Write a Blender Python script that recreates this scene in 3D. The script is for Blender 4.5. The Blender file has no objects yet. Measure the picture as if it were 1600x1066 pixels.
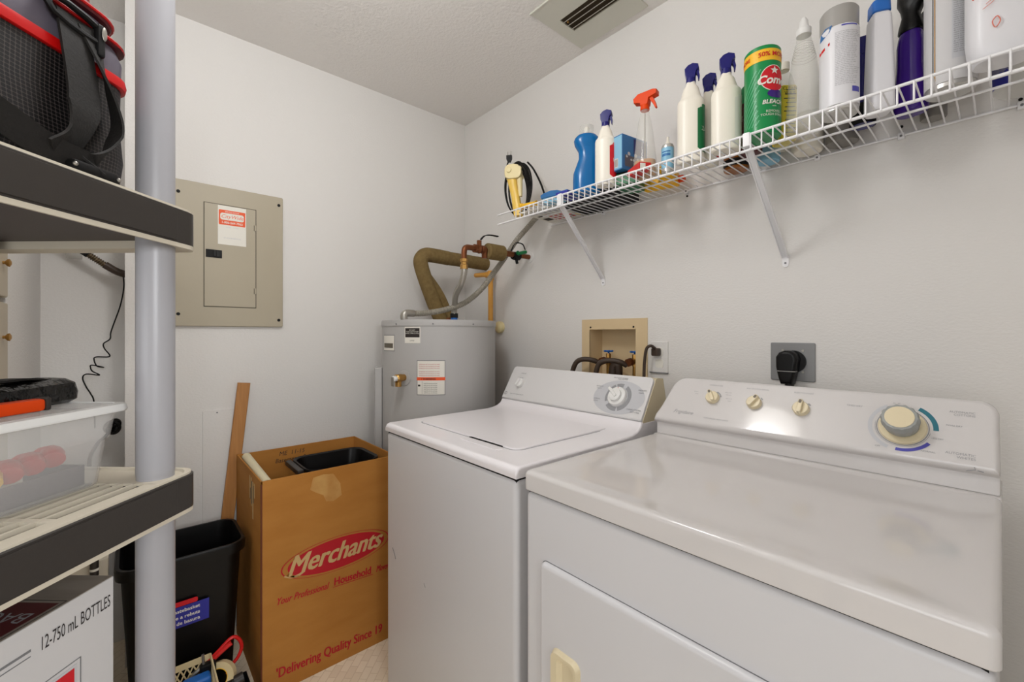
import bpy, bmesh, math, random
from mathutils import Vector, Matrix
random.seed(7)
PI = math.pi
SC = bpy.context.scene
COL = SC.collection

# ------------------------------------------------------------------ camera, light, exposure
cam_d = bpy.data.cameras.new('camera'); cam = bpy.data.objects.new('camera', cam_d); COL.objects.link(cam)
cam.location = (2.1005, -1.4865, 1.21)
cam.rotation_euler = (math.radians(90), 0, math.radians(48.551))
cam_d.sensor_width = 36; cam_d.lens = 676 / 1600 * 36
cam_d.shift_y = -11 / 1600
cam_d.clip_start = 0.02
SC.camera = cam
SC.view_settings.view_transform = 'Standard'; SC.view_settings.look = 'None'
SC.view_settings.exposure = 0.0; SC.view_settings.gamma = 1.0
SC.view_settings.use_curve_mapping = False
world = bpy.data.worlds.new('world'); SC.world = world; world.use_nodes = True
world.node_tree.nodes['Background'].inputs[0].default_value = (1.0, 0.98, 0.95, 1)
world.node_tree.nodes['Background'].inputs[1].default_value = 0.6


def area(name, loc, target, sx, sy, power, color=(1, 1, 1)):
    l = bpy.data.lights.new(name, 'AREA'); l.shape = 'RECTANGLE'; l.size = sx; l.size_y = sy
    l.energy = power; l.color = color
    o = bpy.data.objects.new(name, l); COL.objects.link(o); o.location = loc
    o.rotation_euler = (Vector(target) - Vector(loc)).to_track_quat('-Z', 'Y').to_euler()
    return o


# unseen fill lights, added outside an assumed doorway and front wall opening
area('doorway_fill_light', (3.7, -1.55, 1.58), (-0.4, -1.55, 1.2), 0.7, 0.6, 30, (0.95, 0.975, 1.0))
area('front_opening_fill_light', (1.9, -2.95, 1.5), (1.0, -0.6, 1.1), 1.1, 1.4, 16, (0.95, 0.975, 1.0))
lamp_d = bpy.data.lights.new('ceiling_lamp_light', 'POINT'); lamp_d.energy = 13.5; lamp_d.shadow_soft_size = 0.11
lamp_d.color = (0.985, 0.99, 1.0)
lamp_o = bpy.data.objects.new('ceiling_lamp_light', lamp_d); COL.objects.link(lamp_o); lamp_o.location = (1.21, -1.22, 2.20)


# ------------------------------------------------------------------ materials
def mat(name, col, rough=0.5, metal=0.0, spec=0.5, alpha=1.0, trans=0.0, ior=1.45, bump=None, coat=0.0, var=None):
    m = bpy.data.materials.new(name); m.use_nodes = True
    nt = m.node_tree; b = nt.nodes['Principled BSDF']
    c = (col[0], col[1], col[2], 1)
    b.inputs['Base Color'].default_value = c
    b.inputs['Roughness'].default_value = rough
    b.inputs['Metallic'].default_value = metal
    b.inputs['Specular IOR Level'].default_value = spec
    b.inputs['Alpha'].default_value = alpha
    b.inputs['Transmission Weight'].default_value = trans
    b.inputs['IOR'].default_value = ior
    b.inputs['Coat Weight'].default_value = coat
    tc = nt.nodes.new('ShaderNodeTexCoord')
    if bump:
        sc_, st, dist = bump[:3]
        n = nt.nodes.new('ShaderNodeTexNoise'); n.inputs['Scale'].default_value = sc_; n.inputs['Detail'].default_value = 3
        mp = nt.nodes.new('ShaderNodeMapping')
        if len(bump) > 3: mp.inputs['Scale'].default_value = bump[3]
        nt.links.new(tc.outputs['Object'], mp.inputs['Vector']); nt.links.new(mp.outputs['Vector'], n.inputs['Vector'])
        bp = nt.nodes.new('ShaderNodeBump'); bp.inputs['Strength'].default_value = st; bp.inputs['Distance'].default_value = dist
        nt.links.new(n.outputs['Fac'], bp.inputs['Height']); nt.links.new(bp.outputs['Normal'], b.inputs['Normal'])
    if var:
        c2, sc2 = var[:2]
        n = nt.nodes.new('ShaderNodeTexNoise'); n.inputs['Scale'].default_value = sc2; n.inputs['Detail'].default_value = 5
        mp = nt.nodes.new('ShaderNodeMapping')
        if len(var) > 2: mp.inputs['Scale'].default_value = var[2]
        nt.links.new(tc.outputs['Object'], mp.inputs['Vector']); nt.links.new(mp.outputs['Vector'], n.inputs['Vector'])
        r = nt.nodes.new('ShaderNodeValToRGB')
        r.color_ramp.elements[0].position = 0.35; r.color_ramp.elements[1].position = 0.68
        r.color_ramp.elements[0].color = c; r.color_ramp.elements[1].color = (*c2, 1)
        nt.links.new(n.outputs['Fac'], r.inputs['Fac']); nt.links.new(r.outputs['Color'], b.inputs['Base Color'])
    return m


def s(r, g, b):   # sRGB 0-255 to linear
    f = lambda v: (v / 255 / 12.92) if v / 255 <= 0.04045 else ((v / 255 + 0.055) / 1.055) ** 2.4
    return (f(r), f(g), f(b))


M = {}
M['wall'] = mat('wall_paint', s(226, 223, 219), 0.75, bump=(105, 0.34, 0.003, (1, 1, 1.7)), spec=0.25)
M['ceiling'] = mat('ceiling_paint', s(234, 230, 226), 0.85, bump=(90, 0.5, 0.005), spec=0.2)
M['appliance'] = mat('white_enamel', s(240, 236, 238), 0.28, coat=0.2)
M['dryer'] = mat('dryer_enamel', s(213, 209, 207), 0.085, coat=0.0)
M['appliance_side'] = mat('cabinet_enamel', s(214, 213, 215), 0.32)
M['console'] = mat('console_plastic', s(218, 216, 215), 0.34)
M['cream'] = mat('cream_plastic', s(214, 200, 168), 0.4)
M['tan'] = mat('tan_box_metal', s(216, 192, 152), 0.5)
M['knob_cream'] = mat('knob_cream', s(226, 212, 178), 0.3)
M['knob_clear'] = mat('knob_ring_clear', s(165, 168, 165), 0.25, alpha=0.85, bump=(60, 0.6, 0.004))
M['white'] = mat('white_plastic', s(232, 231, 228), 0.35)
M['wire'] = mat('white_vinyl_wire', s(240, 239, 240), 0.35)
M['bottle_white'] = mat('bottle_white', s(240, 234, 220), 0.35)
M['black'] = mat('black_plastic', s(9, 8, 8), 0.38, spec=0.35)
M['matblack'] = mat('matte_black', s(9, 8, 8), 0.55, spec=0.3)
M['darkgrey'] = mat('dark_grey_plastic', s(50, 45, 41), 0.42, bump=(160, 0.15, 0.001))
M['shelf_cream'] = mat('shelf_cream', s(205, 196, 178), 0.5)
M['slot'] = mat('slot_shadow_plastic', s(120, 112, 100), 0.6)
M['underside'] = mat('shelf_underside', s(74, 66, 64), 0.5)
M['hose_bronze'] = mat('hose_bronze', s(96, 80, 58), 0.35, metal=0.5)
M['pole'] = mat('pole_grey', s(164, 163, 167), 0.34)
M['panel'] = mat('panel_grey', s(178, 168, 147), 0.45, var=(s(173, 163, 142), 3))
M['panel_line'] = mat('panel_gap', s(95, 88, 74), 0.6)
M['card'] = mat('cardboard', s(186, 128, 62), 0.75, var=(s(176, 118, 54), 6, (1, 1, 3)), spec=0.2)
M['card_in'] = mat('cardboard_inside', s(176, 120, 60), 0.8, spec=0.15)
M['card_pale'] = mat('cardboard_torn', s(205, 172, 118), 0.85)
M['card_stain'] = mat('cardboard_stain', s(204, 158, 92), 0.8, var=(s(186, 134, 70), 20))
M['card_edge'] = mat('cardboard_tape_edge', s(105, 52, 26), 0.7)
M['red_ink'] = mat('red_ink', s(186, 22, 36), 0.6)
M['ink'] = mat('black_ink', s(45, 38, 36), 0.7)
M['grey_ink'] = mat('grey_ink', s(150, 150, 152), 0.6)
M['lgrey_ink'] = mat('light_grey_ink', s(196, 196, 199), 0.5)
M['dgrey_ink'] = mat('dark_grey_ink', s(120, 120, 122), 0.6)
M['teal'] = mat('teal_ink', s(38, 112, 128), 0.5)
M['violet'] = mat('violet_ink', s(84, 82, 176), 0.5)
M['carton'] = mat('white_carton', s(206, 204, 204), 0.6)
M['carton_top'] = mat('carton_grey_brown', s(150, 140, 128), 0.6, var=(s(128, 118, 108), 5, (6, 1, 1)))
M['maroon'] = mat('maroon_ink', s(82, 16, 20), 0.5)
M['red'] = mat('red_plastic', s(206, 26, 24), 0.4)
M['redprint'] = mat('red_print', s(206, 22, 34), 0.5)
M['orange'] = mat('orange_plastic', s(226, 70, 8), 0.45, spec=0.25)
M['yellow'] = mat('yellow_plastic', s(246, 190, 40), 0.4)
M['blue'] = mat('blue_bottle', s(0, 102, 166), 0.2)
M['navy'] = mat('navy_plastic', s(22, 20, 106), 0.3)
M['midblue'] = mat('mid_blue', s(52, 112, 170), 0.5)
M['lightblue'] = mat('light_blue', s(138, 190, 216), 0.45)
M['green'] = mat('green_can', s(10, 138, 72), 0.3)
M['label_yellow'] = mat('label_yellow', s(238, 218, 60), 0.45)
M['bottle_cool'] = mat('bottle_cool_white', s(226, 225, 228), 0.35)
M['tin_grey'] = mat('tin_grey', s(128, 124, 118), 0.45)
M['stripe_green'] = mat('stripe_green', s(112, 196, 150), 0.4)
M['dgreen'] = mat('dark_green_label', s(20, 110, 62), 0.4)
M['purple'] = mat('purple_bottle', s(58, 26, 122), 0.16)
M['blueprint'] = mat('blue_label', s(48, 50, 150), 0.5)
M['heater'] = mat('heater_grey', s(182, 180, 178), 0.42, spec=0.4)
M['steel'] = mat('steel', s(176, 172, 164), 0.35, metal=0.9)
M['flex'] = mat('flexible_conduit', s(158, 152, 140), 0.5, metal=0.35)
M['foam'] = mat('pipe_foam', s(130, 110, 72), 0.9, spec=0.1, bump=(140, 0.5, 0.003), var=(s(118, 98, 64), 60))
M['copper'] = mat('copper', s(128, 78, 50), 0.42, metal=0.8)
M['brass'] = mat('brass', s(176, 134, 72), 0.35, metal=0.8)
M['cpvc'] = mat('cpvc_orange', s(222, 160, 70), 0.45)
M['rubber'] = mat('rubber_hose', s(66, 52, 42), 0.5)
M['bluemetal'] = mat('blue_handle', s(36, 104, 186), 0.4)
M['label'] = mat('label_white', s(232, 228, 218), 0.55)
M['label_orange'] = mat('label_orange', s(236, 92, 44), 0.55)
M['clear'] = mat('clear_plastic', s(232, 230, 222), 0.08, alpha=0.28)
M['frost'] = mat('frosted_bin', s(236, 234, 230), 0.28, alpha=0.24)
M['amber'] = mat('amber_liquid', s(214, 150, 60), 0.15, alpha=0.75)
M['brown'] = mat('amber_bottle', s(150, 88, 24), 0.25)
M['silver'] = mat('silver_can', s(200, 198, 194), 0.3, metal=0.7)
M['capgrey'] = mat('cap_grey', s(160, 157, 152), 0.4)
M['plategrey'] = mat('plate_grey', s(140, 140, 140), 0.4, metal=0.2)
M['cabinet'] = mat('cabinet_paint', s(190, 178, 156), 0.45)
M['vent'] = mat('vent_metal', s(206, 204, 192), 0.5)
M['ventdark'] = mat('vent_dark', s(70, 58, 42), 0.8)
M['wood'] = mat('wood_molding', s(186, 130, 72), 0.45, var=(s(170, 116, 62), 10, (8, 8, 0.6)))
M['glove_cream'] = mat('cream_tube', s(222, 212, 178), 0.5)
M['pink'] = mat('pink_cap', s(222, 128, 110), 0.4)
M['tape'] = mat('masking_roll', s(226, 206, 160), 0.6)
M['hand_cream'] = mat('gun_cream', s(240, 224, 172), 0.35)
M['gunyellow'] = mat('gun_yellow', s(244, 204, 96), 0.35)
M['strap'] = mat('strap_webbing', s(17, 13, 9), 0.75, bump=(300, 0.6, 0.001))
M['vinylgrey'] = mat('grey_vinyl', s(92, 86, 96), 0.4, bump=(9, 0.3, 0.01))
M['redtrim'] = mat('red_piping', s(190, 10, 10), 0.4)
M['lamp_glass'] = mat('lamp_glass', (1, 1, 1), 0.4)
_b = M['lamp_glass'].node_tree.nodes['Principled BSDF']
_b.inputs['Emission Color'].default_value = (1, 0.96, 0.9, 1); _b.inputs['Emission Strength'].default_value = 9.0


def mesh_fabric():
    m = mat('bag_mesh_fabric', s(52, 46, 44), 0.5)
    nt = m.node_tree; b = nt.nodes['Principled BSDF']
    tc = nt.nodes.new('ShaderNodeTexCoord'); sp = nt.nodes.new('ShaderNodeSeparateXYZ'); nt.links.new(tc.outputs['Object'], sp.inputs[0])

    def mth(op, a, b_=None):
        n = nt.nodes.new('ShaderNodeMath'); n.operation = op
        for k, v in enumerate((a, b_)):
            if v is None: continue
            if isinstance(v, (int, float)): n.inputs[k].default_value = v
            else: nt.links.new(v, n.inputs[k])
        return n.outputs[0]
    u = mth('MULTIPLY', mth('ADD', sp.outputs[0], sp.outputs[1]), 560.0); w = mth('MULTIPLY', sp.outputs[2], 600.0)
    pr = mth('ADD', mth('SINE', mth('ADD', u, w)), mth('SINE', mth('SUBTRACT', u, w)))
    r = nt.nodes.new('ShaderNodeValToRGB'); r.color_ramp.elements[0].position = 0.12; r.color_ramp.elements[1].position = 0.6
    r.color_ramp.elements[0].color = (*s(66, 59, 57), 1); r.color_ramp.elements[1].color = (*s(9, 8, 8), 1)
    nt.links.new(mth('ABSOLUTE', pr), r.inputs['Fac']); nt.links.new(r.outputs['Color'], b.inputs['Base Color'])
    return m


M['meshfab'] = mesh_fabric()


def floor_mat():
    m = mat('vinyl_floor', s(214, 202, 176), 0.4)
    nt = m.node_tree; b = nt.nodes['Principled BSDF']
    tc = nt.nodes.new('ShaderNodeTexCoord'); mp = nt.nodes.new('ShaderNodeMapping')
    mp.inputs['Rotation'].default_value = (0, 0, math.radians(45))
    br = nt.nodes.new('ShaderNodeTexBrick'); br.inputs['Scale'].default_value = 9; br.offset = 0.5
    br.inputs['Color1'].default_value = (*s(250, 236, 212), 1); br.inputs['Color2'].default_value = (*s(240, 224, 198), 1)
    br.inputs['Mortar'].default_value = (*s(226, 208, 180), 1); br.inputs['Mortar Size'].default_value = 0.012
    nt.links.new(tc.outputs['Object'], mp.inputs['Vector']); nt.links.new(mp.outputs['Vector'], br.inputs['Vector'])
    nt.links.new(br.outputs['Color'], b.inputs['Base Color'])
    return m


M['floor'] = floor_mat()


# ------------------------------------------------------------------ mesh builder
def frame(o, x, y, z):
    """matrix whose local axes are the given world axes"""
    m = Matrix.Identity(4)
    for i, a in enumerate((x, y, z)):
        for j in range(3): m[j][i] = a[j]
    for j in range(3): m[j][3] = o[j]
    return m


def smooth_pts(pts, n=8, closed=False):
    P = [Vector(p) for p in pts]; out = []
    N = len(P)
    segs = N if closed else N - 1
    for i in range(segs):
        p0 = P[(i - 1) % N] if (closed or i > 0) else P[0] * 2 - P[1]
        p1 = P[i]; p2 = P[(i + 1) % N]
        p3 = P[(i + 2) % N] if (closed or i + 2 < N) else P[-1] * 2 - P[-2]
        for k in range(n):
            t = k / n
            out.append(0.5 * ((2 * p1) + (p2 - p0) * t + (2 * p0 - 5 * p1 + 4 * p2 - p3) * t * t + (3 * p1 - p0 - 3 * p2 + p3) * t ** 3))
    if not closed: out.append(P[-1].copy())
    return out


class MB:
    def __init__(self, default='white'):
        self.bm = bmesh.new(); self.mats = [M[default]]; self.mi = 0

    def m(self, key):
        mt = M[key]
        if mt not in self.mats: self.mats.append(mt)
        self.mi = self.mats.index(mt)
        return self

    def merge(self, t, Mx=None, warp=None):
        if Mx is not None: bmesh.ops.transform(t, matrix=Mx, verts=t.verts)
        if warp:
            for v in t.verts: v.co = warp(v.co)
        for f in t.faces: f.material_index = self.mi
        me = bpy.data.meshes.new('tmp'); t.to_mesh(me); t.free()
        self.bm.from_mesh(me); bpy.data.meshes.remove(me)
        return self

    def box(self, x0, x1, y0, y1, z0, z1, bev=0.0, seg=2, Mx=None, warp=None, cuts=0):
        t = bmesh.new(); bmesh.ops.create_cube(t, size=1)
        for v in t.verts:
            v.co = Vector((x0 + (v.co.x + .5) * (x1 - x0), y0 + (v.co.y + .5) * (y1 - y0), z0 + (v.co.z + .5) * (z1 - z0)))
        if cuts: bmesh.ops.subdivide_edges(t, edges=t.edges[:], cuts=cuts, use_grid_fill=True)
        if bev: bmesh.ops.bevel(t, geom=t.edges[:], offset=bev, segments=seg, profile=0.5, affect='EDGES')
        return self.merge(t, Mx, warp)

    def loft(self, rings, cap0=True, cap1=True, closed=True, Mx=None, loop=False):
        t = bmesh.new(); R = [[t.verts.new(Vector(p)) for p in r] for r in rings]
        n = len(R[0])
        pairs = list(zip(R[:-1], R[1:])) + ([(R[-1], R[0])] if loop else [])
        for a, b in pairs:
            for i in range(n if closed else n - 1):
                j = (i + 1) % n
                try: t.faces.new((a[i], a[j], b[j], b[i]))
                except ValueError: pass
        if cap0 and not loop: t.faces.new(R[0][::-1])
        if cap1 and not loop: t.faces.new(R[-1])
        bmesh.ops.recalc_face_normals(t, faces=t.faces)
        return self.merge(t, Mx)

    def lathe(self, prof, n=24, Mx=None, cap0=True, cap1=True, a0=0, a1=None):
        if a1 is None:
            rings = [[(r * math.cos(2 * PI * i / n), r * math.sin(2 * PI * i / n), z) for i in range(n)] for r, z in prof]
            return self.loft(rings, cap0, cap1, True, Mx)
        rings = [[(r * math.cos(a0 + (a1 - a0) * i / n), r * math.sin(a0 + (a1 - a0) * i / n), z) for i in range(n + 1)] for r, z in prof]
        return self.loft(rings, False, False, False, Mx)

    def cyl(self, p0, p1, r0, r1=None, n=16, bev=0):
        p0, p1 = Vector(p0), Vector(p1); r1 = r0 if r1 is None else r1
        z = (p1 - p0); L = z.length; q = z.to_track_quat('Z', 'Y').to_matrix().to_4x4()
        pr = [(r0, 0), (r1, L)] if not bev else [(r0 - bev, 0), (r0, bev), (r1, L - bev), (r1 - bev, L)]
        return self.lathe(pr, n, Matrix.Translation(p0) @ q)

    def tube(self, pts, r, n=10, sm=0, closed=False, cap=True, Mx=None):
        P = smooth_pts(pts, sm, closed) if sm else [Vector(p) for p in pts]
        rings = []; up = None; N = len(P)
        for i, p in enumerate(P):
            if closed: d = P[(i + 1) % N] - P[i - 1]
            else: d = P[min(i + 1, N - 1)] - P[max(i - 1, 0)]
            d.normalize()
            if up is None:
                up = d.orthogonal().normalized()
            up = (up - d * up.dot(d)).normalized(); sd = d.cross(up)
            rr = r(i / (N - 1)) if callable(r) else r
            rings.append([p + (up * math.cos(2 * PI * k / n) + sd * math.sin(2 * PI * k / n)) * rr for k in range(n)])
        return self.loft(rings, cap, cap, True, Mx, loop=closed)

    def corrugated(self, pts, r, depth, pitch, n=12, sm=12):
        P = smooth_pts(pts, sm); L = sum((b - a).length for a, b in zip(P, P[1:]))
        N = int(L / pitch * 4); Q = []; acc = 0; j = 0; seg = (P[1] - P[0]).length
        for i in range(N + 1):
            dd = L * i / N
            while j < len(P) - 2 and acc + seg < dd: acc += seg; j += 1; seg = (P[j + 1] - P[j]).length
            Q.append(P[j].lerp(P[j + 1], min(1, (dd - acc) / max(seg, 1e-9))))
        return self.tube(Q, lambda t: r - depth * (1 if (round(t * N) % 4) in (0, 1) else 0), n)

    def strip(self, pts, w, th, wdir, sm=8, Mx=None):
        """a webbing strip following pts, width along wdir (vector or list)"""
        P = smooth_pts(pts, sm); rings = []; N = len(P)
        for i, p in enumerate(P):
            d = (P[min(i + 1, N - 1)] - P[max(i - 1, 0)]).normalized()
            if isinstance(wdir, list):
                k = i / (N - 1) * (len(wdir) - 1); a = int(min(k, len(wdir) - 2)); wd = Vector(wdir[a]).lerp(Vector(wdir[a + 1]), k - a)
            else: wd = Vector(wdir)
            wd = (wd - d * wd.dot(d)).normalized(); nn = d.cross(wd)
            rings.append([p + wd * w / 2 + nn * th / 2, p - wd * w / 2 + nn * th / 2, p - wd * w / 2 - nn * th / 2, p + wd * w / 2 - nn * th / 2])
        return self.loft(rings, Mx=Mx)

    def prism(self, poly, d0, d1, Mx=None, bev=0, seg=2):
        """polygon in local xy extruded from z=d0 to d1"""
        t = bmesh.new()
        a = [t.verts.new((p[0], p[1], d0)) for p in poly]; b = [t.verts.new((p[0], p[1], d1)) for p in poly]
        n = len(poly)
        t.faces.new(a[::-1]); top = t.faces.new(b)
        for i in range(n): t.faces.new((a[i], a[(i + 1) % n], b[(i + 1) % n], b[i]))
        bmesh.ops.recalc_face_normals(t, faces=t.faces)
        if bev: bmesh.ops.bevel(t, geom=[e for e in top.edges], offset=bev, segments=seg, profile=0.5, affect='EDGES')
        return self.merge(t, Mx)

    def sphere(self, c, r, sc=(1, 1, 1), n=16, Mx=None):
        t = bmesh.new(); bmesh.ops.create_uvsphere(t, u_segments=n, v_segments=max(6, n // 2), radius=r)
        mm = Matrix.Translation(c) @ Matrix.Diagonal((*sc, 1))
        bmesh.ops.transform(t, matrix=mm, verts=t.verts)
        return self.merge(t, Mx)

    def text(self, body, size, Mx, align='LEFT', shear=0.0, warp=None, bold=0.0, sx=1.0, sp=1.0):
        cu = bpy.data.curves.new('t', 'FONT'); cu.body = body; cu.size = size; cu.align_x = align; cu.shear = shear
        cu.offset = bold; cu.resolution_u = 3; cu.space_character = sp
        ob = bpy.data.objects.new('t', cu); COL.objects.link(ob)
        dg = bpy.context.evaluated_depsgraph_get(); me = bpy.data.meshes.new_from_object(ob.evaluated_get(dg))
        t = bmesh.new(); t.from_mesh(me)
        bmesh.ops.transform(t, matrix=Matrix.Diagonal((sx, 1, 1, 1)), verts=t.verts)
        if warp: bmesh.ops.subdivide_edges(t, edges=[e for e in t.edges if e.calc_length() > size * .3], cuts=1)
        bpy.data.objects.remove(ob); bpy.data.curves.remove(cu); bpy.data.meshes.remove(me)
        return self.merge(t, Mx, warp)

    def ring(self, r0, r1, a0, a1, Mx, n=32, th=0.0006, sx=1.0):
        """flat annular sector in local xy"""
        poly = [(sx * r1 * math.cos(a0 + (a1 - a0) * i / n), r1 * math.sin(a0 + (a1 - a0) * i / n)) for i in range(n + 1)]
        poly += [(sx * r0 * math.cos(a1 - (a1 - a0) * i / n), r0 * math.sin(a1 - (a1 - a0) * i / n)) for i in range(n + 1)]
        t = bmesh.new(); V = [t.verts.new((p[0], p[1], th)) for p in poly]; k = n + 1
        for i in range(n): t.faces.new((V[i], V[i + 1], V[2 * k - 2 - i], V[2 * k - 1 - i]))
        bmesh.ops.recalc_face_normals(t, faces=t.faces)
        return self.merge(t, Mx)

    def quad(self, x0, x1, y0, y1, Mx, th=0.0005):
        t = bmesh.new(); t.faces.new([t.verts.new(p) for p in ((x0, y0, th), (x1, y0, th), (x1, y1, th), (x0, y1, th))])
        return self.merge(t, Mx)

    def patch(self, r, a0, a1, z0, z1, n=16):
        return self.lathe([(r, z0), (r, z1)], n, a0=a0, a1=a1)

    def build(self, name, parent=None, world=False, smooth=40, loc=None, rot=None, label=None):
        me = bpy.data.meshes.new(name)
        self.bm.normal_update()
        if world and parent is not None:
            bmesh.ops.transform(self.bm, matrix=PM(parent).inverted(), verts=self.bm.verts)
        self.bm.to_mesh(me); self.bm.free()
        for mt in self.mats: me.materials.append(mt)
        if smooth:
            me.shade_smooth(); me.set_sharp_from_angle(angle=math.radians(smooth))
        o = bpy.data.objects.new(name, me); COL.objects.link(o)
        if smooth:
            wn = o.modifiers.new('weighted_normals', 'WEIGHTED_NORMAL'); wn.keep_sharp = True; wn.weight = 60
        if parent is not None: o.parent = parent
        if loc is not None: o.location = loc
        if rot is not None: o.rotation_euler = rot
        if label: o['label'] = label
        return o


def PM(o):
    m = Matrix.Translation(o.location) @ o.rotation_euler.to_matrix().to_4x4()
    return m if o.parent is None else PM(o.parent) @ m


def thing(name, label, cat, loc=(0, 0, 0), rz=0.0, group=None, rot=None):
    o = bpy.data.objects.new(name, None); COL.objects.link(o); o.empty_display_size = 0.05
    o.location = loc; o.rotation_euler = rot if rot else (0, 0, rz)
    o['label'] = label; o['category'] = cat
    if group: o['group'] = group
    return o


def tag(o, label, cat, group=None):
    o['label'] = label; o['category'] = cat
    if group: o['group'] = group
    return o


def struct(name, mb, **k):
    o = mb.build(name, **k); o['kind'] = 'structure'; return o


def rrect(x0, x1, y0, y1, r, n=6):
    if not isinstance(r, (list, tuple)): r = [r] * 4
    out = []
    for (cx, cy, a, q) in ((x1 - r[0], y0 + r[0], -90, r[0]), (x1 - r[1], y1 - r[1], 0, r[1]), (x0 + r[2], y1 - r[2], 90, r[2]), (x0 + r[3], y0 + r[3], 180, r[3])):
        for i in range(n + 1):
            t = math.radians(a + 90 * i / n); out.append((cx + q * math.cos(t), cy + q * math.sin(t)))
    return out


X_, Y_, Z_ = Vector((1, 0, 0)), Vector((0, 1, 0)), Vector((0, 0, 1))


def onfaceX(x, y, z): return frame((x, y, z), Y_, Z_, X_)      # facing +X: right is +Y
def onfaceY(x, y, z): return frame((x, y, z), X_, Z_, -Y_)     # facing -Y: right is +X


# ------------------------------------------------------------------ room shell
CH = 2.44
RX, FY = 2.62, -2.75          # right wall, front wall
struct('floor', MB('floor').box(-0.3, RX + .1, FY - .1, 0.1, -0.1, 0))
struct('ceiling', MB('ceiling').box(-0.3, RX + .1, FY - .1, 0.1, CH, CH + .1))
struct('wall_back', MB('wall').box(-0.3, 0.906, 0.0, 0.1, 0, CH).box(1.182, RX + .1, 0.0, 0.1, 0, CH)
       .box(0.906, 1.182, 0, 0.1, 1.245, CH).box(0.906, 1.182, 0, 0.1, 0, 0.99).box(0.906, 1.182, 0.095, 0.1, 0.9, 1.3))
struct('wall_left', MB('wall').box(-0.2, 0.0, -1.50, 0.0, 0, CH))
struct('wall_left_front', MB('wall').box(-0.1, 0.0, FY, -1.829, 0, CH))
struct('wall_recess_back', MB('wall').box(-0.3, -0.2, -1.829, 0.0, 0, CH))
struct('wall_recess_side', MB('wall').box(-0.2, 0.384, -1.829, -1.729, 0, CH))
struct('wall_right', MB('wall').box(RX, RX + .1, FY, -2.2, 0, CH).box(RX, RX + .1, -1.3, 0.0, 0, CH).box(RX, RX + .1, -2.2, -1.3, 2.05, CH))
struct('wall_front', MB('wall').box(-0.1, 1.3, FY - .1, FY, 0, CH).box(2.5, RX + .1, FY - .1, FY, 0, CH).box(1.3, 2.5, FY - .1, FY, 2.1, CH))
_t = MB('white')
for (y0, y1, z0, z1) in ((-2.26, -2.2, 0, 2.11), (-1.3, -1.24, 0, 2.11), (-2.2, -1.3, 2.05, 2.11)): _t.box(RX - .012, RX, y0, y1, z0, z1, .003)
struct('trim_1', _t)

# ceiling lamp (its light lives at the top of the file)
t = thing('ceiling_lamp', 'round flush dome lamp on the ceiling over the room centre', 'lamp', (1.21, -1.22, CH))
MB('vent').lathe([(.15, 0), (.15, -.02), (.14, -.028)][::-1], 32).build('lamp_base', t)
MB('lamp_glass').lathe([(.001, -.105), (.05, -.1), (.095, -.082), (.125, -.055), (.138, -.028)], 32).build('lamp_shade', t)

# ceiling air vent
t = thing('ceiling_vent', 'square white ceiling air register with dark angled louvres', 'vent', (1.07, -0.16, CH))
cx0, cx1, cy0, cy1 = 0.905, 1.225, -0.335, -0.035
mb = MB('vent')
ix0, ix1, iy0, iy1 = .958, 1.175, -0.228, -0.142
for a in ((cx0, cx1, cy0, iy0), (cx0, cx1, iy1, cy1), (cx0, ix0, iy0, iy1), (ix1, cx1, iy0, iy1)):
    mb.box(a[0], a[1], a[2], a[3], CH - .006, CH - .0002, .0)
mb.box(cx0 - .004, cx1 + .004, cy0 - .004, cy0 + .004, CH - .008, CH - .0002, .002)
mb.build('frame', t, world=True)
MB('ventdark').box(ix0, ix1, iy0, iy1, CH - .0015, CH - .0003).build('backing', t, world=True)
for k in range(3):
    yy = iy0 + (iy1 - iy0) * (k + .75) / 3.4
    MB('vent').prism([(-.008, -.012), (-.0065, -.012), (.008, -.001), (.0065, -.001)], 0, ix1 - ix0, frame((ix0, yy, CH - .001), Y_, Z_, X_)).build('louvre', t, world=True)
mb = MB('brass'); mb.cyl((.975, -.2, CH - .009), (.975, -.2, CH - .004), .0035); mb.build('lever', t, world=True)

# ------------------------------------------------------------------ electrical panel on the left wall
t = thing('electrical_panel', 'grey metal breaker panel set in the wall with a hinged door', 'electrical panel', (0, -1.175, 1.24))
mb = MB('panel'); mb.prism(rrect(-1.368, -.983, 1.240, 1.806, .0065), 0, .014, frame((0, 0, 0), Y_, Z_, X_), bev=.004)
mb.build('cover', t, world=True)
mb = MB('panel_line').box(.0142, .0146, -1.269, -1.086, 1.318, 1.734)
mb.build('door_gap', t, world=True)
d = MB('panel').box(.0145, .0172, -1.266, -1.089, 1.321, 1.731, .0012).build('door', t, world=True)
mb = MB('matblack').box(.0172, .0195, -1.262, -1.208, 1.515, 1.547, .001)
mb.m('black').box(.0195, .024, -1.236, -1.228, 1.52, 1.542, .001).box(.0195, .021, -1.226, -1.213, 1.521, 1.541, .0005)
mb.build('latch', d, world=True)
for zz in (1.39, 1.655):
    mb = MB('panel'); mb.box(.017, .022, -1.094, -1.088, zz - .012, zz + .012, .001); mb.m('panel_line').box(.0172, .0205, -1.0955, -1.094, zz - .011, zz + .011)
    mb.build('hinge', d, world=True)
for (yy, zz) in ((-1.348, 1.757), (-1.348, 1.287), (-1.0, 1.27), (-1.0, 1.77)):
    MB('matblack').lathe([(.0062, 0), (.0062, .0018), (.004, .0024)], 14, onfaceX(.014, yy, zz)).build('screw', t, world=True)
mb = MB('label').quad(-1.222, -1.124, 1.572, 1.729, frame((.0178, 0, 0), Y_, Z_, X_))
F_ = frame((.0181, 0, 0), Y_, Z_, X_)
mb.m('label_orange').prism(rrect(-1.219, -1.127, 1.652, 1.712, .003), 0, .0003, F_)
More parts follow.
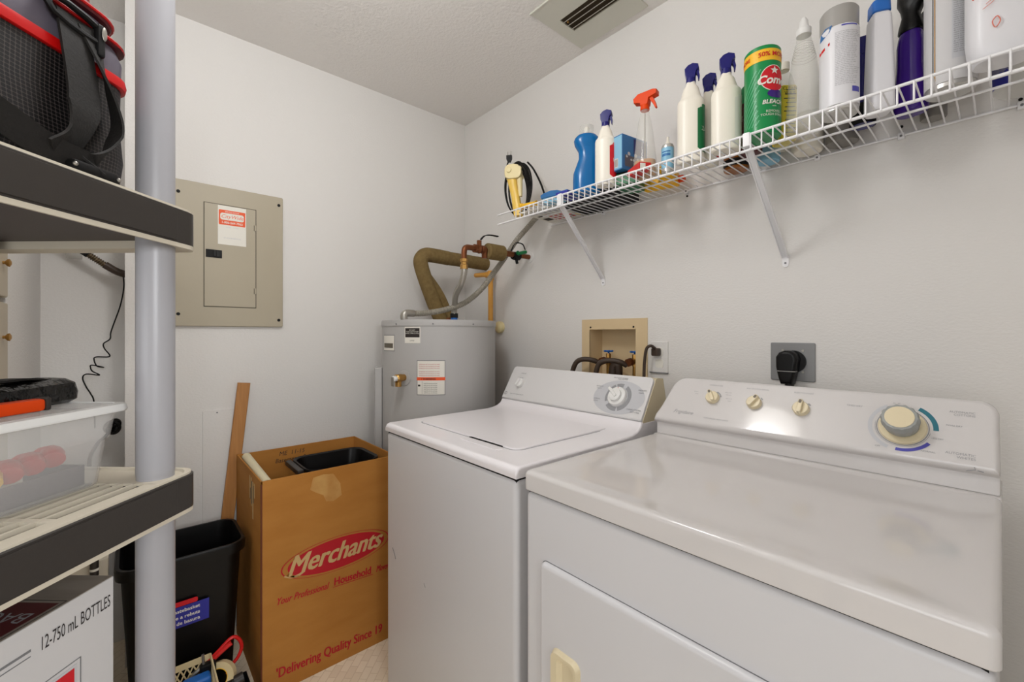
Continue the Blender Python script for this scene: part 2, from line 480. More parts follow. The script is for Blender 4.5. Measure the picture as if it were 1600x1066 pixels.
mb.m('label').prism(rrect(-1.214, -1.132, 1.672, 1.700, .008), 0, .0006, F_)
mb.m('label_orange').text('CityWide', .02, frame((.019, -1.173, 1.68), Y_, Z_, X_), 'CENTER', shear=.3)
mb.m('label').text('SERVICE REPAIR', .007, frame((.019, -1.173, 1.703), Y_, Z_, X_), 'CENTER')
mb.text('1-800-569-7063', .0115, frame((.019, -1.173, 1.658), Y_, Z_, X_), 'CENTER', bold=.0002)
mb.m('lgrey_ink').text('24 HOUR SERVICE', .0075, frame((.019, -1.173, 1.597), Y_, Z_, X_), 'CENTER')
mb.text('ELECTRIC      PLUMBING', .004, frame((.019, -1.173, 1.642), Y_, Z_, X_), 'CENTER')
mb.build('sticker', d, world=True, label='white and orange service sticker')

# white flat cover plate on the wall behind the black bin
t = MB('wall').box(0, .006, -1.271, -1.15, .30, .903, .001)
t.m('dgrey_ink').cyl((.006, -1.223, .893), (.0068, -1.223, .893), .003)
tag(t.build('cover_plate'), 'tall narrow blank cover plate painted white, low on the left wall above the black bin', 'cover plate')

# ------------------------------------------------------------------ storage cabinet behind the rack
t = thing('storage_cabinet', 'beige cabinet with two stacked doors and small brass knobs behind the rack', 'cabinet', (.59, -1.9, 0))
MB('cabinet').box(.386, .80, -2.1, -1.745, 0, 2.1, .003).build('body', t, world=True)
for (z0, z1, zk) in ((.06, 1.290, 1.202), (1.304, 2.06, 1.388)):
    dd = MB('cabinet').box(.390, .79, -1.745, -1.724, z0, z1, .004).build('door', t, world=True)
    mb = MB('brass'); mb.lathe([(.004, 0), (.004, .004), (.009, .008), (.010, .012), (.004, .015)], 14, frame((.454, -1.724, zk), -X_, Z_, Y_)); mb.build('knob', dd, world=True)

# ------------------------------------------------------------------ conduit and coiled cord in the recess
t = thing('vacuum_hose', 'dark flexible corrugated hose hanging in the recess behind the rack', 'hose', (-.13, -1.55, 1.5))
mb = MB('hose_bronze'); mb.corrugated([(-.12, -1.70, 1.575), (-.13, -1.66, 1.545), (-.13, -1.615, 1.513), (-.13, -1.575, 1.483), (-.13, -1.55, 1.463)], .012, .003, .007)
mb.build('hose', t, world=True)
MB('rubber').tube([(-.13, -1.557, 1.470), (-.13, -1.52, 1.446), (-.13, -1.48, 1.435)], .0135, 14, sm=4).build('cuff', t, world=True, label='brown rubber cuff')
MB('matblack').tube([(-.13, -1.635, 1.530), (-.13, -1.60, 1.503)], .0135, 14).build('collar', t, world=True)
MB('clear').box(-.198, -.18, -1.665, -1.62, 1.49, 1.545, .004, Mx=None).build('wall_hook', t, world=True)
t = thing('coiled_cord', 'thin black cord hanging in loose coils inside the recess', 'cord', (-.13, -1.55, .9))
yz = [(-1.506, 1.437), (-1.504, 1.387), (-1.514, 1.318), (-1.532, 1.251), (-1.541, 1.215), (-1.543, 1.191), (-1.56, 1.174), (-1.558, 1.155), (-1.544, 1.125), (-1.581, 1.124), (-1.586, 1.115), (-1.578, 1.091), (-1.56, 1.085), (-1.593, 1.094), (-1.596, 1.085), (-1.59, 1.072), (-1.571, 1.057), (-1.607, 1.062), (-1.617, 1.046), (-1.607, 1.014), (-1.595, .99), (-1.586, .958), (-1.584, .86)]
MB('matblack').tube([(-.13 + .012 * math.sin(k * 1.3), y, z) for k, (y, z) in enumerate(yz)], .0022, 6, sm=6).build('cord', t, world=True)
t = thing('cord_bundle', 'black power cord wound in a bundle beside the clear storage bin', 'cord', (-.1, -1.55, .8))
mb = MB('black')
for k in range(7):
    a = k * .9; mb.tube([(-.12 + .02 * math.cos(a + j * PI / 4), -1.535 + (.006 + .0022 * k) * math.cos(j * PI / 4) + .006 * math.sin(k * 2.1), .862 + (.008 + .003 * k) * math.sin(j * PI / 4) + .006 * math.cos(k * 1.7)) for j in range(8)], .005, 6, sm=4, closed=True)
mb.tube([(-.12, -1.54, .85), (-.12, -1.556, .825), (-.13, -1.58, .795), (-.15, -1.60, .7), (-.17, -1.56, .4), (-.18, -1.56, .02)], .006, 6, sm=6)
mb.build('cord', t, world=True)

# ------------------------------------------------------------------ wire shelf on the back wall
SZ = 1.722
t = thing('wire_shelf', 'long white vinyl wire shelf with front lip on the back wall', 'shelf', (1.5, 0, SZ))
x0, x1 = .672, 2.5
MB('wire').cyl((x0, -.305, SZ - .004), (x1, -.305, SZ - .004), .0033, n=10).build('front_rail', t, world=True)
MB('wire').cyl((x0, -.305, SZ - .044), (x1, -.305, SZ - .044), .0036, n=10).build('lip_rail', t, world=True)
MB('wire').cyl((x0 + .12, -.152, SZ - .006), (x1, -.152, SZ - .006), .0028, n=10).build('middle_rail', t, world=True)
MB('wire').cyl((x0 + .03, -.006, SZ - .004), (x1, -.006, SZ - .004), .003, n=10).build('back_rail', t, world=True)
mb = MB('wire'); k = .79
while k < x1:
    mb.tube([(k, -.006, SZ), (k, -.300, SZ), (k, -.3075, SZ - .003), (k, -.3085, SZ - .045)], .0019, 6)
    k += .0254
mb.build('deck_wires', t, world=True)
for bx, tx, tz in ((.997, 1.03, SZ - .04), (1.668, 1.669, SZ - .03), (2.36, 2.36, SZ - .04)):
    mb = MB('wire'); a, b = Vector((tx, -.302, tz)), Vector((bx, -.006, 1.44))
    d = (b - a).normalized(); w = X_
    n_ = d.cross(w).normalized()
    L = (b - a).length
    mb.prism([(-.0085, -.005), (.0085, -.005), (.0085, .004), (.0065, .004), (.0065, -.003), (-.0065, -.003), (-.0065, .004), (-.0085, .004)], 0, L, frame(a, w, n_, d))
    mb.prism(rrect(-.0085, .0085, -.02, .016, .008), 0, .003, onfaceY(bx, -.0005, 1.432))
    mb.box(tx - .0085, tx + .0085, -.311, -.296, tz - .004, SZ + .001, .002)
    mb.m('dgrey_ink').cyl((bx, -.0035, 1.424), (bx, -.0055, 1.424), .0028)
    mb.build('bracket', t, world=True)
for kx in (1.36, 1.93, 2.13, 1.0, 1.75):
    mb = MB('wire'); mb.box(kx - .007, kx + .007, -.011, 0, SZ - .014, SZ + .003, .002)
    mb.m('dgrey_ink').cyl((kx, -.011, SZ - .006), (kx, -.0125, SZ - .006), .0028); mb.build('wall_clip', t, world=True)
mb = MB('matblack')
for (kx, kz) in ((1.36, SZ - .004 - .018), (1.93, SZ + .02), (2.128, SZ + .01)): mb.cyl((kx, -.0005, kz), (kx, -.003, kz), .0034)
mb.build('screws', t, world=True)

# ------------------------------------------------------------------ bottles and things on the wire shelf
DZ = SZ + .0026


def ellring(cx, cy, z, rx, ry, p=2.0, n=28):
    out = []
    for i in range(n):
        a = 2 * PI * i / n; c_, s_ = math.cos(a), math.sin(a)
        out.append((cx + rx * math.copysign(abs(c_) ** (2 / p), c_), cy + ry * math.copysign(abs(s_) ** (2 / p), s_), z))
    return out


def body(mb, secs, p=2.0, n=28):
    """secs: (z, rx, ry[, cx])"""
    return mb.loft([ellring(q[3] if len(q) > 3 else 0, 0, q[0], q[1], q[2], p, n) for q in secs])


def trigger_head(parent, key, z, sc=1.0, name='sprayer', slim=False):
    mb = MB(key)
    mb.lathe([(.0145 * sc, z), (.0148 * sc, z + .003), (.014 * sc, z + .018 * sc), (.012 * sc, z + .019 * sc)], 20)
    if slim:
        prof = [(-.012, .015), (-.017, .03), (-.018, .048), (-.008, .058), (.006, .062), (.022, .056), (.024, .044), (.016, .036), (.012, .015)]
        tr = [(.014, .042), (.022, .04), (.026, .022), (.024, .008), (.021, .010), (.02, .022), (.013, .034)]
        w = .0125
    else:
        prof = [(-.012, .015), (-.013, .024), (-.034, .03), (-.036, .044), (-.02, .056), (.03, .058), (.042, .054), (.042, .04), (.016, .034), (.013, .015)]
        tr = [(.016, .038), (.026, .038), (.036, .016), (.04, .0), (.036, -.003), (.03, .01), (.02, .026)]
        w = .013
    mb.prism([(a * sc, b * sc) for a, b in prof], -w * sc, w * sc, frame((0, 0, z), X_, Z_, -Y_), bev=.003 * sc)
    h_ = mb.build(name, parent)
    m2 = MB(key); m2.prism([(a * sc, b * sc) for a, b in tr], -.006 * sc, .006 * sc, frame((0, 0, z), X_, Z_, -Y_)); m2.build('trigger', h_)
    return h_


def shelf_thing(name, label, cat, x, y, az=0.0, group=None, z=None):
    return thing(name, label, cat, (x, y, DZ if z is None else z), math.radians(az), group)


# 1 blue bottle with grip
t = shelf_thing('detergent_bottle', 'glossy blue bottle with curved grip and frosted cap at the shelf end', 'bottle', 1.088, -.225, 40)
mb = MB('blue')
body(mb, [(0, .046, .03), (.004, .05, .034), (.05, .0505, .035), (.075, .049, .033), (.10, .044, .029, .004), (.13, .039, .026, .010), (.155, .040, .026, .010), (.18, .046, .029, .002), (.195, .047, .03, 0), (.205, .043, .029, 0), (.214, .034, .026, 0), (.218, .02, .02, 0)], 2.4)
mb.build('body', t)
MB('clear').lathe([(.024, .214), (.026, .216), (.025, .248), (.02, .251)], 24).build('cap', t)
mb = MB('bottle_white'); mb.lathe([(.010, .216), (.010, .24), (.007, .246)], 16); mb.build('spout', t)


def white_spray(x, y, az, H, R, lab_key, label, txt, lab2=None, redband=False):
    t = shelf_thing('spray_bottle', label, 'bottle', x, y, az, 'white trigger spray bottles on the wire shelf')
    mb = MB('bottle_white')
    hb = H - .056
    body(mb, [(0, R * .9, R * .66), (.004, R, R * .74), (hb * .74, R, R * .74), (hb * .77, R * .96, R * .71), (hb * .79, R * .86, R * .62), (hb * .81, R * .76, R * .57), (hb * .93, R * .55, R * .46), (hb * .965, .0145, .0145), (hb, .0135, .0135)], 2.3)
    mb.build('body', t)
    # label panel on the bottle's broad front (+x side after rotation is narrow, so it wraps)
    mb = MB(lab_key)
    rings = []
    for z in (hb * .10, hb * .15, hb * .62, hb * .68):
        sh = .55 if z in (hb * .10, hb * .68) else 1.0
        e = []
        for i in range(15):
            a = math.radians(-62 * sh + 124 * sh * i / 14); c_, s_ = math.cos(a), math.sin(a); q = 2 / 2.3
            e.append(((R + .0008) * abs(c_) ** q, (R * .74 + .0008) * math.copysign(abs(s_) ** q, s_), z))
        rings.append(e)
    mb.loft(rings, False, False, closed=False)
    if lab2:
        mb.m(lab2)
        rings = [[((p[0] + .0004), p[1] * 1.005, p[2]) for p in [((R + .0012) * abs(math.cos(math.radians(-60 + 120 * i / 14))) ** q, (R * .74 + .001) * math.copysign(abs(math.sin(math.radians(-60 + 120 * i / 14))) ** q, math.sin(math.radians(-60 + 120 * i / 14))), z) for i in range(15)]] for z in (hb * .42, hb * .62)]
        mb.loft(rings, False, False, closed=False)
    mb.m('bottle_white').text(txt, .019, Matrix.Identity(4), 'CENTER', shear=.3,
                              warp=lambda v: Vector(((R + .0022) * abs(math.cos((v.x - .0) / R)) ** .87, R * .76 * math.sin(v.x / R), hb * .36 + v.y)))
    mb.build('label_panel', t)
    trigger_head(t, 'navy', hb - .004, .96, slim=True)
    return t


white_spray(1.187, -.245, 25, .263, .036, 'redprint', 'white spray bottle with navy trigger and red label behind the blue bottle', 'LAUNDRY')
# 3 small cardboard box lying on the black case
t = shelf_thing('black_case', 'flat black case lying on the wire shelf below the blue carton', 'case', 1.02, -.10, 0)
MB('matblack').prism(rrect(-.115, .16, -.085, .09, .02), 0, .028, Matrix.Identity(4), bev=.004).build('body', t)
MB('black').prism(rrect(-.105, .15, -.075, .08, .018), .028, .032, Matrix.Identity(4), bev=.002).build('lid', t)
t = shelf_thing('green_tin', 'small dark green tin lying under the blue carton', 'tin', 1.235, -.16, 20)
MB('dgreen').prism(rrect(-.045, .035, -.06, .06, .01), 0, .036, Matrix.Identity(4), bev=.004).build('body', t)
MB('matblack').prism(rrect(-.044, .034, -.059, .059, .009), .036, .041, Matrix.Identity(4), bev=.002).build('lid', t)
t = shelf_thing('paper_carton', 'light blue and navy carton standing between white and orange sprayers', 'box', 1.245, -.185, -8, z=DZ + .041)
mb = MB('midblue').box(-.022, .022, -.062, .062, 0, .118, .0012)
mb.m('lightblue').quad(-.020, .020, .004, .114, frame((0, -.0621, 0), X_, Z_, -Y_), .0003)
mb.m('label').quad(-.012, .004, .01, .04, frame((0, -.0623, 0), X_, Z_, -Y_), .0005)
mb.m('ink')
for k in range(6): mb.quad(-.011, .003, .013 + k * .0042, .015 + k * .0042, frame((0, -.0625, 0), X_, Z_, -Y_), .0006)
mb.m('navy').quad(-.006, .058, .06, .112, frame((.0221, 0, 0), Y_, Z_, X_), .0003)
mb.m('vinylgrey').quad(-.05, .058, .012, .05, frame((.0221, 0, 0), Y_, Z_, X_), .0004)
mb.m('carton')
for q in range(9): mb.sphere((.0223, -.04 + .011 * q, .045 + .012 * math.sin(q * 1.9)), .007, (.04, 1, .9), 8)
mb.build('body', t)

# 4 clear bottle with orange trigger and amber rest
t = shelf_thing('spray_bottle', 'clear spray bottle with bright orange trigger head', 'bottle', 1.322, -.215, 10)
hb = .225
secs = [(0, .034, .026), (.004, .038, .03), (.05, .037, .03), (.10, .031, .027), (.14, .027, .024), (.18, .021, .019), (.205, .015, .015), (hb, .012, .012)]
body(MB('clear'), secs, 2.2).build('body', t)
body(MB('amber'), [(z + .002, a * .92, b * .92) for z, a, b in secs[:3]], 2.2).build('liquid', t)
mb = MB('steel'); mb.cyl((0, 0, .01), (0, 0, .21), .0022, n=8); mb.build('dip_tube', t)
trigger_head(t, 'orange', hb - .004, 1.0)
# red box, yellow bottle and pink-capped jar around it
t = shelf_thing('soap_box', 'bright red flat carton lying on the wires under the orange sprayer', 'box', 1.33, -.262, 60)
mb = MB('red').box(-.02, .02, -.04, .04, 0, .022, .001); mb.m('label').quad(-.018, .0, -.002, .018, frame((0, -.0402, 0), X_, Z_, -Y_)); mb.build('body', t)
t = shelf_thing('squeeze_bottle', 'yellow bottle lying flat at the wall beneath the orange sprayer', 'bottle', 1.30, -.06, 10)
mb = MB('yellow'); mb.tube([(-.07, 0, .026), (-.05, 0, .026), (.04, 0, .026), (.055, 0, .026)], lambda q: .024 if .1 < q < .9 else .016, 18, sm=3); mb.build('body', t)
MB('orange').cyl((.055, 0, .026), (.075, 0, .026), .012).build('cap', t)
t = shelf_thing('small_jar', 'small yellow jar with pink cap behind the orange sprayer', 'jar', 1.345, -.118, 0)
MB('yellow').lathe([(.024, 0), (.026, .004), (.026, .052), (.015, .06)], 20).build('body', t)
MB('pink').lathe([(.017, .060), (.017, .092), (.013, .096)], 18).build('cap', t)
# 5 small aerosol
t = shelf_thing('lubricant_can', 'small pale blue can with white nozzle beside the orange sprayer', 'can', 1.392, -.195, -50)
mb = MB('silver').lathe([(.018, 0), (.0195, .003), (.0195, .082), (.0165, .09)], 22); mb.build('body', t)
mb = MB('lightblue').patch(.0199, -1.8, .9, .012, .078); mb.m('midblue').patch(.0202, -1.2, .2, .05, .058).patch(.0202, -1.2, .2, .062, .066); mb.build('label_band', t)
MB('bottle_white').lathe([(.010, .09), (.008, .096), (.0045, .1), (.0035, .116)], 14).build('nozzle', t)
# white bottles
white_spray(1.478, -.215, 22, .299, .0385, 'dgreen', 'white spray bottle with navy trigger and green label at its side', 'CLEANER')
white_spray(1.500, -.145, 20, .288, .0285, 'redprint', 'smaller white spray bottle with blue and red label between two larger ones', 'FAST', lab2='blueprint')
white_spray(1.585, -.225, 25, .274, .0385, 'label', 'plain white spray bottle with navy trigger just beside the green cleanser can', 'MIST')
# low things near the wall
t = shelf_thing('amber_bottle', 'brown bottle standing at the wall behind the white sprayers', 'bottle', 1.545, -.052, 0)
MB('brown').lathe([(.034, 0), (.036, .004), (.036, .09), (.014, .12), (.013, .14)], 22).build('body', t)
MB('matblack').patch(.0365, -2.6, .2, .008, .03).build('label_band', t)
MB('bottle_white').lathe([(.015, .13), (.015, .15), (.012, .152)], 18).build('cap', t)
t = shelf_thing('plastic_jar', 'round white jar at the wall behind the clear bottle', 'jar', 1.735, -.045, 0)
MB('bottle_white').lathe([(.034, 0), (.039, .006), (.039, .085), (.036, .09)], 26).build('body', t)
MB('white').lathe([(.037, .09), (.037, .105), (.034, .107)], 26).build('lid', t)
t = shelf_thing('paint_can', 'grey tin behind the large aerosol can at the wall', 'can', 1.815, -.044, 0)
MB('tin_grey').lathe([(.035, 0), (.036, .002), (.036, .1), (.03, .104)], 24).build('body', t)
MB('silver').lathe([(.032, .1), (.032, .106), (.028, .106)], 24).build('lid', t)
t = shelf_thing('lilac_jar', 'pale lilac jar at the wall behind the cleanser can', 'jar', 1.635, -.05, 0)
MB('lightblue').lathe([(.03, 0), (.033, .005), (.033, .07), (.028, .074)], 22).build('body', t)
MB('white').lathe([(.03, .074), (.03, .088), (.027, .09)], 22).build('lid', t)
# 9 green-topped bottle behind the can
t = shelf_thing('cleaner_bottle', 'maroon labelled bottle with green top tucked behind the cleanser can', 'bottle', 1.622, -.150, 0)
MB('maroon').lathe([(.028, 0), (.030, .004), (.030, .14), (.029, .142)], 22).build('body', t)
MB('green').lathe([(.030, .142), (.030, .17), (.024, .192), (.016, .2), (.015, .215), (.013, .217)], 22).build('cap', t)
# 10 cleanser can
t = shelf_thing('cleanser_can', 'green cleanser can with yellow band and round red emblem', 'can', 1.682, -.235, 0)
R = .0425; H = .224
MB('green').lathe([(R - .002, 0), (R, .002), (R, H - .003), (R - .002, H), (R - .004, H - .002)], 36).build('body', t)
az0 = math.radians(-34)
mb = MB('yellow').patch(R + .0005, az0 - 2.2, az0 + 2.2, .183, .213, 36)
wr = lambda off: (lambda v: Vector(((R + off) * math.cos(az0 + v.x / R), (R + off) * math.sin(az0 + v.x / R), v.y)))


def wdisc(mb, r, off, cx, cz, n=36, sx=1.0):
    tt = bmesh.new(); c = tt.verts.new((cx, cz, 0)); prev = None
    rings = []
    for q in (.5, 1.0):
        rings.append([tt.verts.new((cx + sx * r * q * math.cos(2 * PI * i / n), cz + r * q * math.sin(2 * PI * i / n), 0)) for i in range(n)])
    for i in range(n):
        j = (i + 1) % n
        tt.faces.new((c, rings[0][i], rings[0][j])); tt.faces.new((rings[0][i], rings[1][i], rings[1][j], rings[0][j]))
    return mb.merge(tt, None, wr(off))


mb.m('label'); wdisc(mb, .0335, .0007, 0, .137); mb.m('redprint'); wdisc(mb, .0315, .0010, 0, .137)
mb.m('label').text('Comet', .029, Matrix.Translation((0, .123, 0)), 'CENTER', shear=.25, warp=wr(.0016), bold=.0009)
tt = bmesh.new(); vs = [tt.verts.new(((.011 if i % 2 == 0 else .0045) * math.cos(PI / 2 + i * PI / 5) - .0, .156 + (.011 if i % 2 == 0 else .0045) * math.sin(PI / 2 + i * PI / 5), 0)) for i in range(10)]
tt.faces.new(vs); mb.merge(tt, None, wr(.0018))
mb.m('purple'); wdisc(mb, .011, .0009, .004, .098, sx=1.9)
mb.m('label').text('BLEACH', .0145, Matrix.Translation((-.002, .072, 0)), 'CENTER', warp=wr(.0014), bold=.0004, shear=.2)
mb.text('with', .006, Matrix.Translation((-.0, .064, 0)), 'CENTER', warp=wr(.0014))
mb.text('REMOVES\nTOUGH STAINS', .0085, Matrix.Translation((-.002, .05, 0)), 'CENTER', warp=wr(.0014))
mb.m('red').text('50% MORE', .016, Matrix.Translation((.0, .194, 0)), 'CENTER', warp=wr(.0014), bold=.0003)
mb.text('50% MORE', .012, Matrix.Translation((-.085, .194, 0)), 'CENTER', warp=wr(.0014), bold=.0003)
mb.m('stripe_green')
for k in range(11):
    tt = bmesh.new(); xx = -.128 + k * .0095
    for q in range(12):
        a0_, a1_ = q / 12, (q + 1) / 12; f_ = lambda u: (xx + .095 * u, .020 + .155 * u)
        p0, p1 = f_(a0_), f_(a1_); w_ = .0011
        if math.hypot(p1[0], p1[1] - .137) < .037 or (p1[0] > -.034 and p1[1] < .118): continue
        if p1[1] < .17: tt.faces.new([tt.verts.new((p[0], p[1], 0)) for p in ((p0[0] - w_, p0[1]), (p0[0] + w_, p0[1]), (p1[0] + w_, p1[1]), (p1[0] - w_, p1[1]))])
    mb.merge(tt, None, wr(.0011))
mb.build('label_wrap', t)
MB('green').lathe([(R - .003, H - .002), (R - .003, H + .0005), (R - .006, H + .0008)], 30).build('lid', t)
# 11 yellow label bottle
t = shelf_thing('oil_bottle', 'clear bottle with yellow text label right behind the cleanser can', 'bottle', 1.700, -.125, -45)
mb = MB('clear'); body(mb, [(0, .026, .02), (.003, .028, .022), (.17, .028, .022), (.195, .020, .016), (.21, .011, .011), (.222, .011, .011)], 2.6); mb.build('body', t)
mb = MB('label_yellow').box(-.0275, .0285, -.0215, .0215, .012, .165, .008)
mb.m('ink')
for k in range(12): mb.quad(-.016 + .003 * (k % 3), .016 - .003 * (k % 2), .02 + k * .0115, .0225 + k * .0115, frame((.0286, 0, 0), Y_, Z_, X_))
mb.text('CLEAN\nWAX', .012, frame((.0292, 0, .148), Y_, Z_, X_), 'CENTER'); mb.build('label_panel', t)
MB('bottle_white').lathe([(.0135, .215), (.0135, .235), (.011, .237)], 16).build('cap', t)
# 12 clear tall bottle
t = shelf_thing('spray_bottle', 'tall clear tapered bottle with frosted white nozzle', 'bottle', 1.764, -.190, 0)
body(MB('clear'), [(0, .036, .036), (.004, .04, .04), (.07, .038, .038), (.078, .036, .036), (.14, .034, .034), (.19, .027, .027), (.225, .019, .019), (.24, .0165, .0165), (.252, .0145, .0145)], 2.0).build('body', t)
mb = MB('clear')
for k in range(6): mb.tube([(.0265 * (1 - k * .055) * math.cos(a * PI / 9), .0265 * (1 - k * .055) * math.sin(a * PI / 9), .192 + k * .007) for a in range(18)], .0008, 5, closed=True)
mb.build('grip_rings', t)
MB('white').lathe([(.0165, .250), (.0168, .266), (.011, .272), (.009, .288), (.005, .296)], 20).build('nozzle', t)
# 13 large aerosol with grey cap
t = shelf_thing('aerosol_can', 'large white aerosol can with dull grey cap and fine print', 'can', 1.846, -.232, 0)
R3 = .0385
MB('silver').lathe([(R3 - .004, .0), (R3 - .001, .003), (R3 - .001, .012), (R3 - .003, .015)], 32).build('bottom_rim', t)
MB('bottle_cool').lathe([(R3, .014), (R3, .192), (R3 - .003, .199)], 36).build('body', t)
MB('capgrey').lathe([(R3 - .001, .196), (R3 - .0008, .238), (R3 - .004, .243), (R3 - .01, .2435)], 36).build('cap', t)
az1 = math.radians(-72)
wr2 = lambda off: (lambda v: Vector(((R3 + off) * math.cos(az1 + v.x / R3), (R3 + off) * math.sin(az1 + v.x / R3), v.y)))
mb = MB('dgrey_ink')
mb.m('grey_ink')
for k in range(31):
    zz = .176 - k * .0040
    mb.text(''.join(random.choice(['apply ', 'surface ', 'to ', 'wipe ', 'and ', 'dry ', 'shake ', 'can ']) for _ in range(6)), .0036, Matrix.Translation((-.012, zz, 0)), warp=wr2(.0005))
mb.m('violet').patch(R3 + .0004, az1 + .0, az1 + .9, .1895, .1925).patch(R3 + .0004, az1 + .55, az1 + 1.1, .038, .05)
mb.m('midblue')
mb.merge((lambda b_: (b_.faces.new([b_.verts.new(p) for p in ((-.05, .176, 0), (-.036, .178, 0), (-.022, .186, 0), (-.017, .199, 0), (-.032, .199, 0), (-.046, .192, 0))]), b_)[1])(bmesh.new()), None, wr2(.0006))
mb.m('red').merge((lambda b_: (b_.faces.new([b_.verts.new(p) for p in ((-.052, .145, 0), (-.038, .148, 0), (-.022, .156, 0), (-.022, .162, 0), (-.038, .155, 0), (-.052, .152, 0))]), b_)[1])(bmesh.new()), None, wr2(.0006))
mb.build('label_print', t)
# 14 navy aerosol behind
t = shelf_thing('aerosol_can', 'slim navy aerosol can behind the grey capped can', 'can', 1.872, -.125, 0)
mb = MB('navy').lathe([(.024, 0), (.026, .003), (.026, .165), (.022, .172)], 24); mb.m('matblack').patch(.0263, -3, 1, .0, .05); mb.m('label').patch(.0264, -1.0, -.2, .09, .12); mb.build('body', t)
MB('navy').lathe([(.0245, .17), (.0245, .205), (.021, .213)], 24).build('cap', t)
# 15 tall white bottle, blue cap
t = shelf_thing('bleach_bottle', 'tall white squarish bottle with bright blue cap', 'bottle', 1.911, -.178, 28)
mb = MB('bottle_cool'); body(mb, [(0, .021, .026), (.006, .024, .030), (.06, .0235, .029), (.15, .0215, .026), (.218, .019, .023), (.226, .016, .018)], 4.5)
mb.build('body', t)
MB('matblack').box(.0185, .0225, .0205, .0235, .03, .20).build('level_strip', t)
mb = MB('bluemetal'); body(mb, [(.226, .017, .019), (.228, .0185, .0215), (.252, .018, .020), (.256, .015, .017)], 4); mb.build('cap', t)
# 16 purple
t = shelf_thing('spray_bottle', 'glossy dark purple bottle with black trigger head', 'bottle', 1.960, -.118, -20)
mb = MB('purple'); body(mb, [(0, .028, .023), (.004, .032, .026), (.04, .031, .025), (.11, .0255, .022), (.16, .0255, .022), (.18, .0225, .02), (.19, .019, .018)], 2.4); mb.build('body', t)
mb = MB('brass').patch(.0001, 0, .1, 0, .001, 1)
for k in range(3): mb.tube([(.0285 - .004 * q, .012 - .006 * q, .06 + .02 * q + .012 * k) for q in (0, .5, 1)], .0008, 5)
mb.build('label_lines', t)
mb = MB('black'); body(mb, [(.188, .021, .020), (.192, .0235, .022), (.206, .022, .020), (.228, .0165, .016), (.244, .021, .018, .002), (.262, .032, .02, .006), (.284, .034, .018, .008)], 2.2); mb.build('sprayer', t)
MB('black').tube([(.03, .0, .27), (.036, 0, .25), (.032, 0, .22), (.03, 0, .19)], .005, 8, sm=4).build('trigger', t)
t = shelf_thing('aerosol_can', 'slim black and silver can behind the purple bottle', 'can', 1.992, -.045, 0)
mb = MB('tin_grey').lathe([(.022, 0), (.024, .003), (.024, .22), (.021, .23)], 24); mb.m('silver').patch(.0263, -1.2, -.6, .03, .2); mb.build('body', t)
MB('black').lathe([(.022, .23), (.022, .26), (.018, .264)], 24).build('cap', t)
# 17 white aerosol
t = shelf_thing('aerosol_can', 'tall white aerosol can with dense grey print and bare metal base', 'can', 2.027, -.172, 0)
R4 = .041
MB('silver').lathe([(R4 - .005, .0), (R4 - .001, .003), (R4 - .001, .011), (R4 - .003, .013)], 32).build('bottom_rim', t)
MB('carton').lathe([(R4, .012), (R4, .25), (R4 - .006, .265)], 36).build('body', t)
mb = MB('lgrey_ink').patch(R4 + .0003, -1.45, -.55, .055, .25)
az2 = math.radians(-60)
wr4 = lambda off: (lambda v: Vector(((R4 + off) * math.cos(az2 + v.x / R4), (R4 + off) * math.sin(az2 + v.x / R4), v.y)))
mb.m('dgrey_ink')
for k in range(40):
    mb.text(''.join(random.choice(['keep out of ', 'reach ', 'do not ', 'puncture ', 'store ', 'heat ']) for _ in range(5)), .0038, Matrix.Translation((-.014, .238 - k * .0044, 0)), warp=wr4(.0007))
mb.m('brass').patch(R4 + .0004, -2.12, -2.07, .02, .25, 2); mb.m('matblack').patch(R4 + .0004, -2.2, -2.16, .02, .25, 2)
mb.build('label_print', t)
MB('white').lathe([(.034, .262), (.034, .285), (.03, .292)], 28).build('cap', t)
# 18 white jug
t = shelf_thing('laundry_jug', 'wide rounded white jug with pale orange artwork at the shelf end', 'jug', 2.102, -.25, 12)
mb = MB('bottle_cool'); body(mb, [(0, .038, .03), (.01, .046, .036), (.05, .050, .038), (.16, .050, .038), (.21, .044, .034), (.24, .025, .025), (.255, .02, .02)], 2.8, 36); mb.build('body', t)
mb = MB('orange')
JF = lambda x: Vector((x, -.0405 - .0, 0))
mb.tube([(-.046, -.0345, .115), (-.038, -.039, .135), (-.028, -.0400, .150), (-.018, -.0402, .158)], lambda q: .0012 + .002 * q, 6, sm=4)
mb.m('pink')
for k in range(7): mb.tube([(-.034 + .004 * k, -.0402, .09 + .008 * k), (-.020 + .003 * k, -.0406, .10 + .008 * k)], .0006, 4)
mb.tube([(-.018, -.0405, .05), (-.012, -.0407, .06), (-.016, -.0406, .07), (-.022, -.0405, .062)], .0009, 5, sm=4, closed=True)
mb.build('label_print', t)
MB('orange').lathe([(.022, .25), (.022, .28), (.018, .284)], 24).build('cap', t)
t = shelf_thing('tub', 'clear round tub with blue side near the wall end of shelf', 'tub', 2.132, -.075, 0)
MB('clear').lathe([(.04, 0), (.046, .006), (.05, .08), (.048, .082)], 28).build('body', t)
mb = MB('blueprint').patch(.0475, PI * .9, PI * 1.35, .008, .07); mb.build('label_band', t)
MB('white').lathe([(.051, .08), (.051, .09), (.047, .092)], 28).build('lid', t)

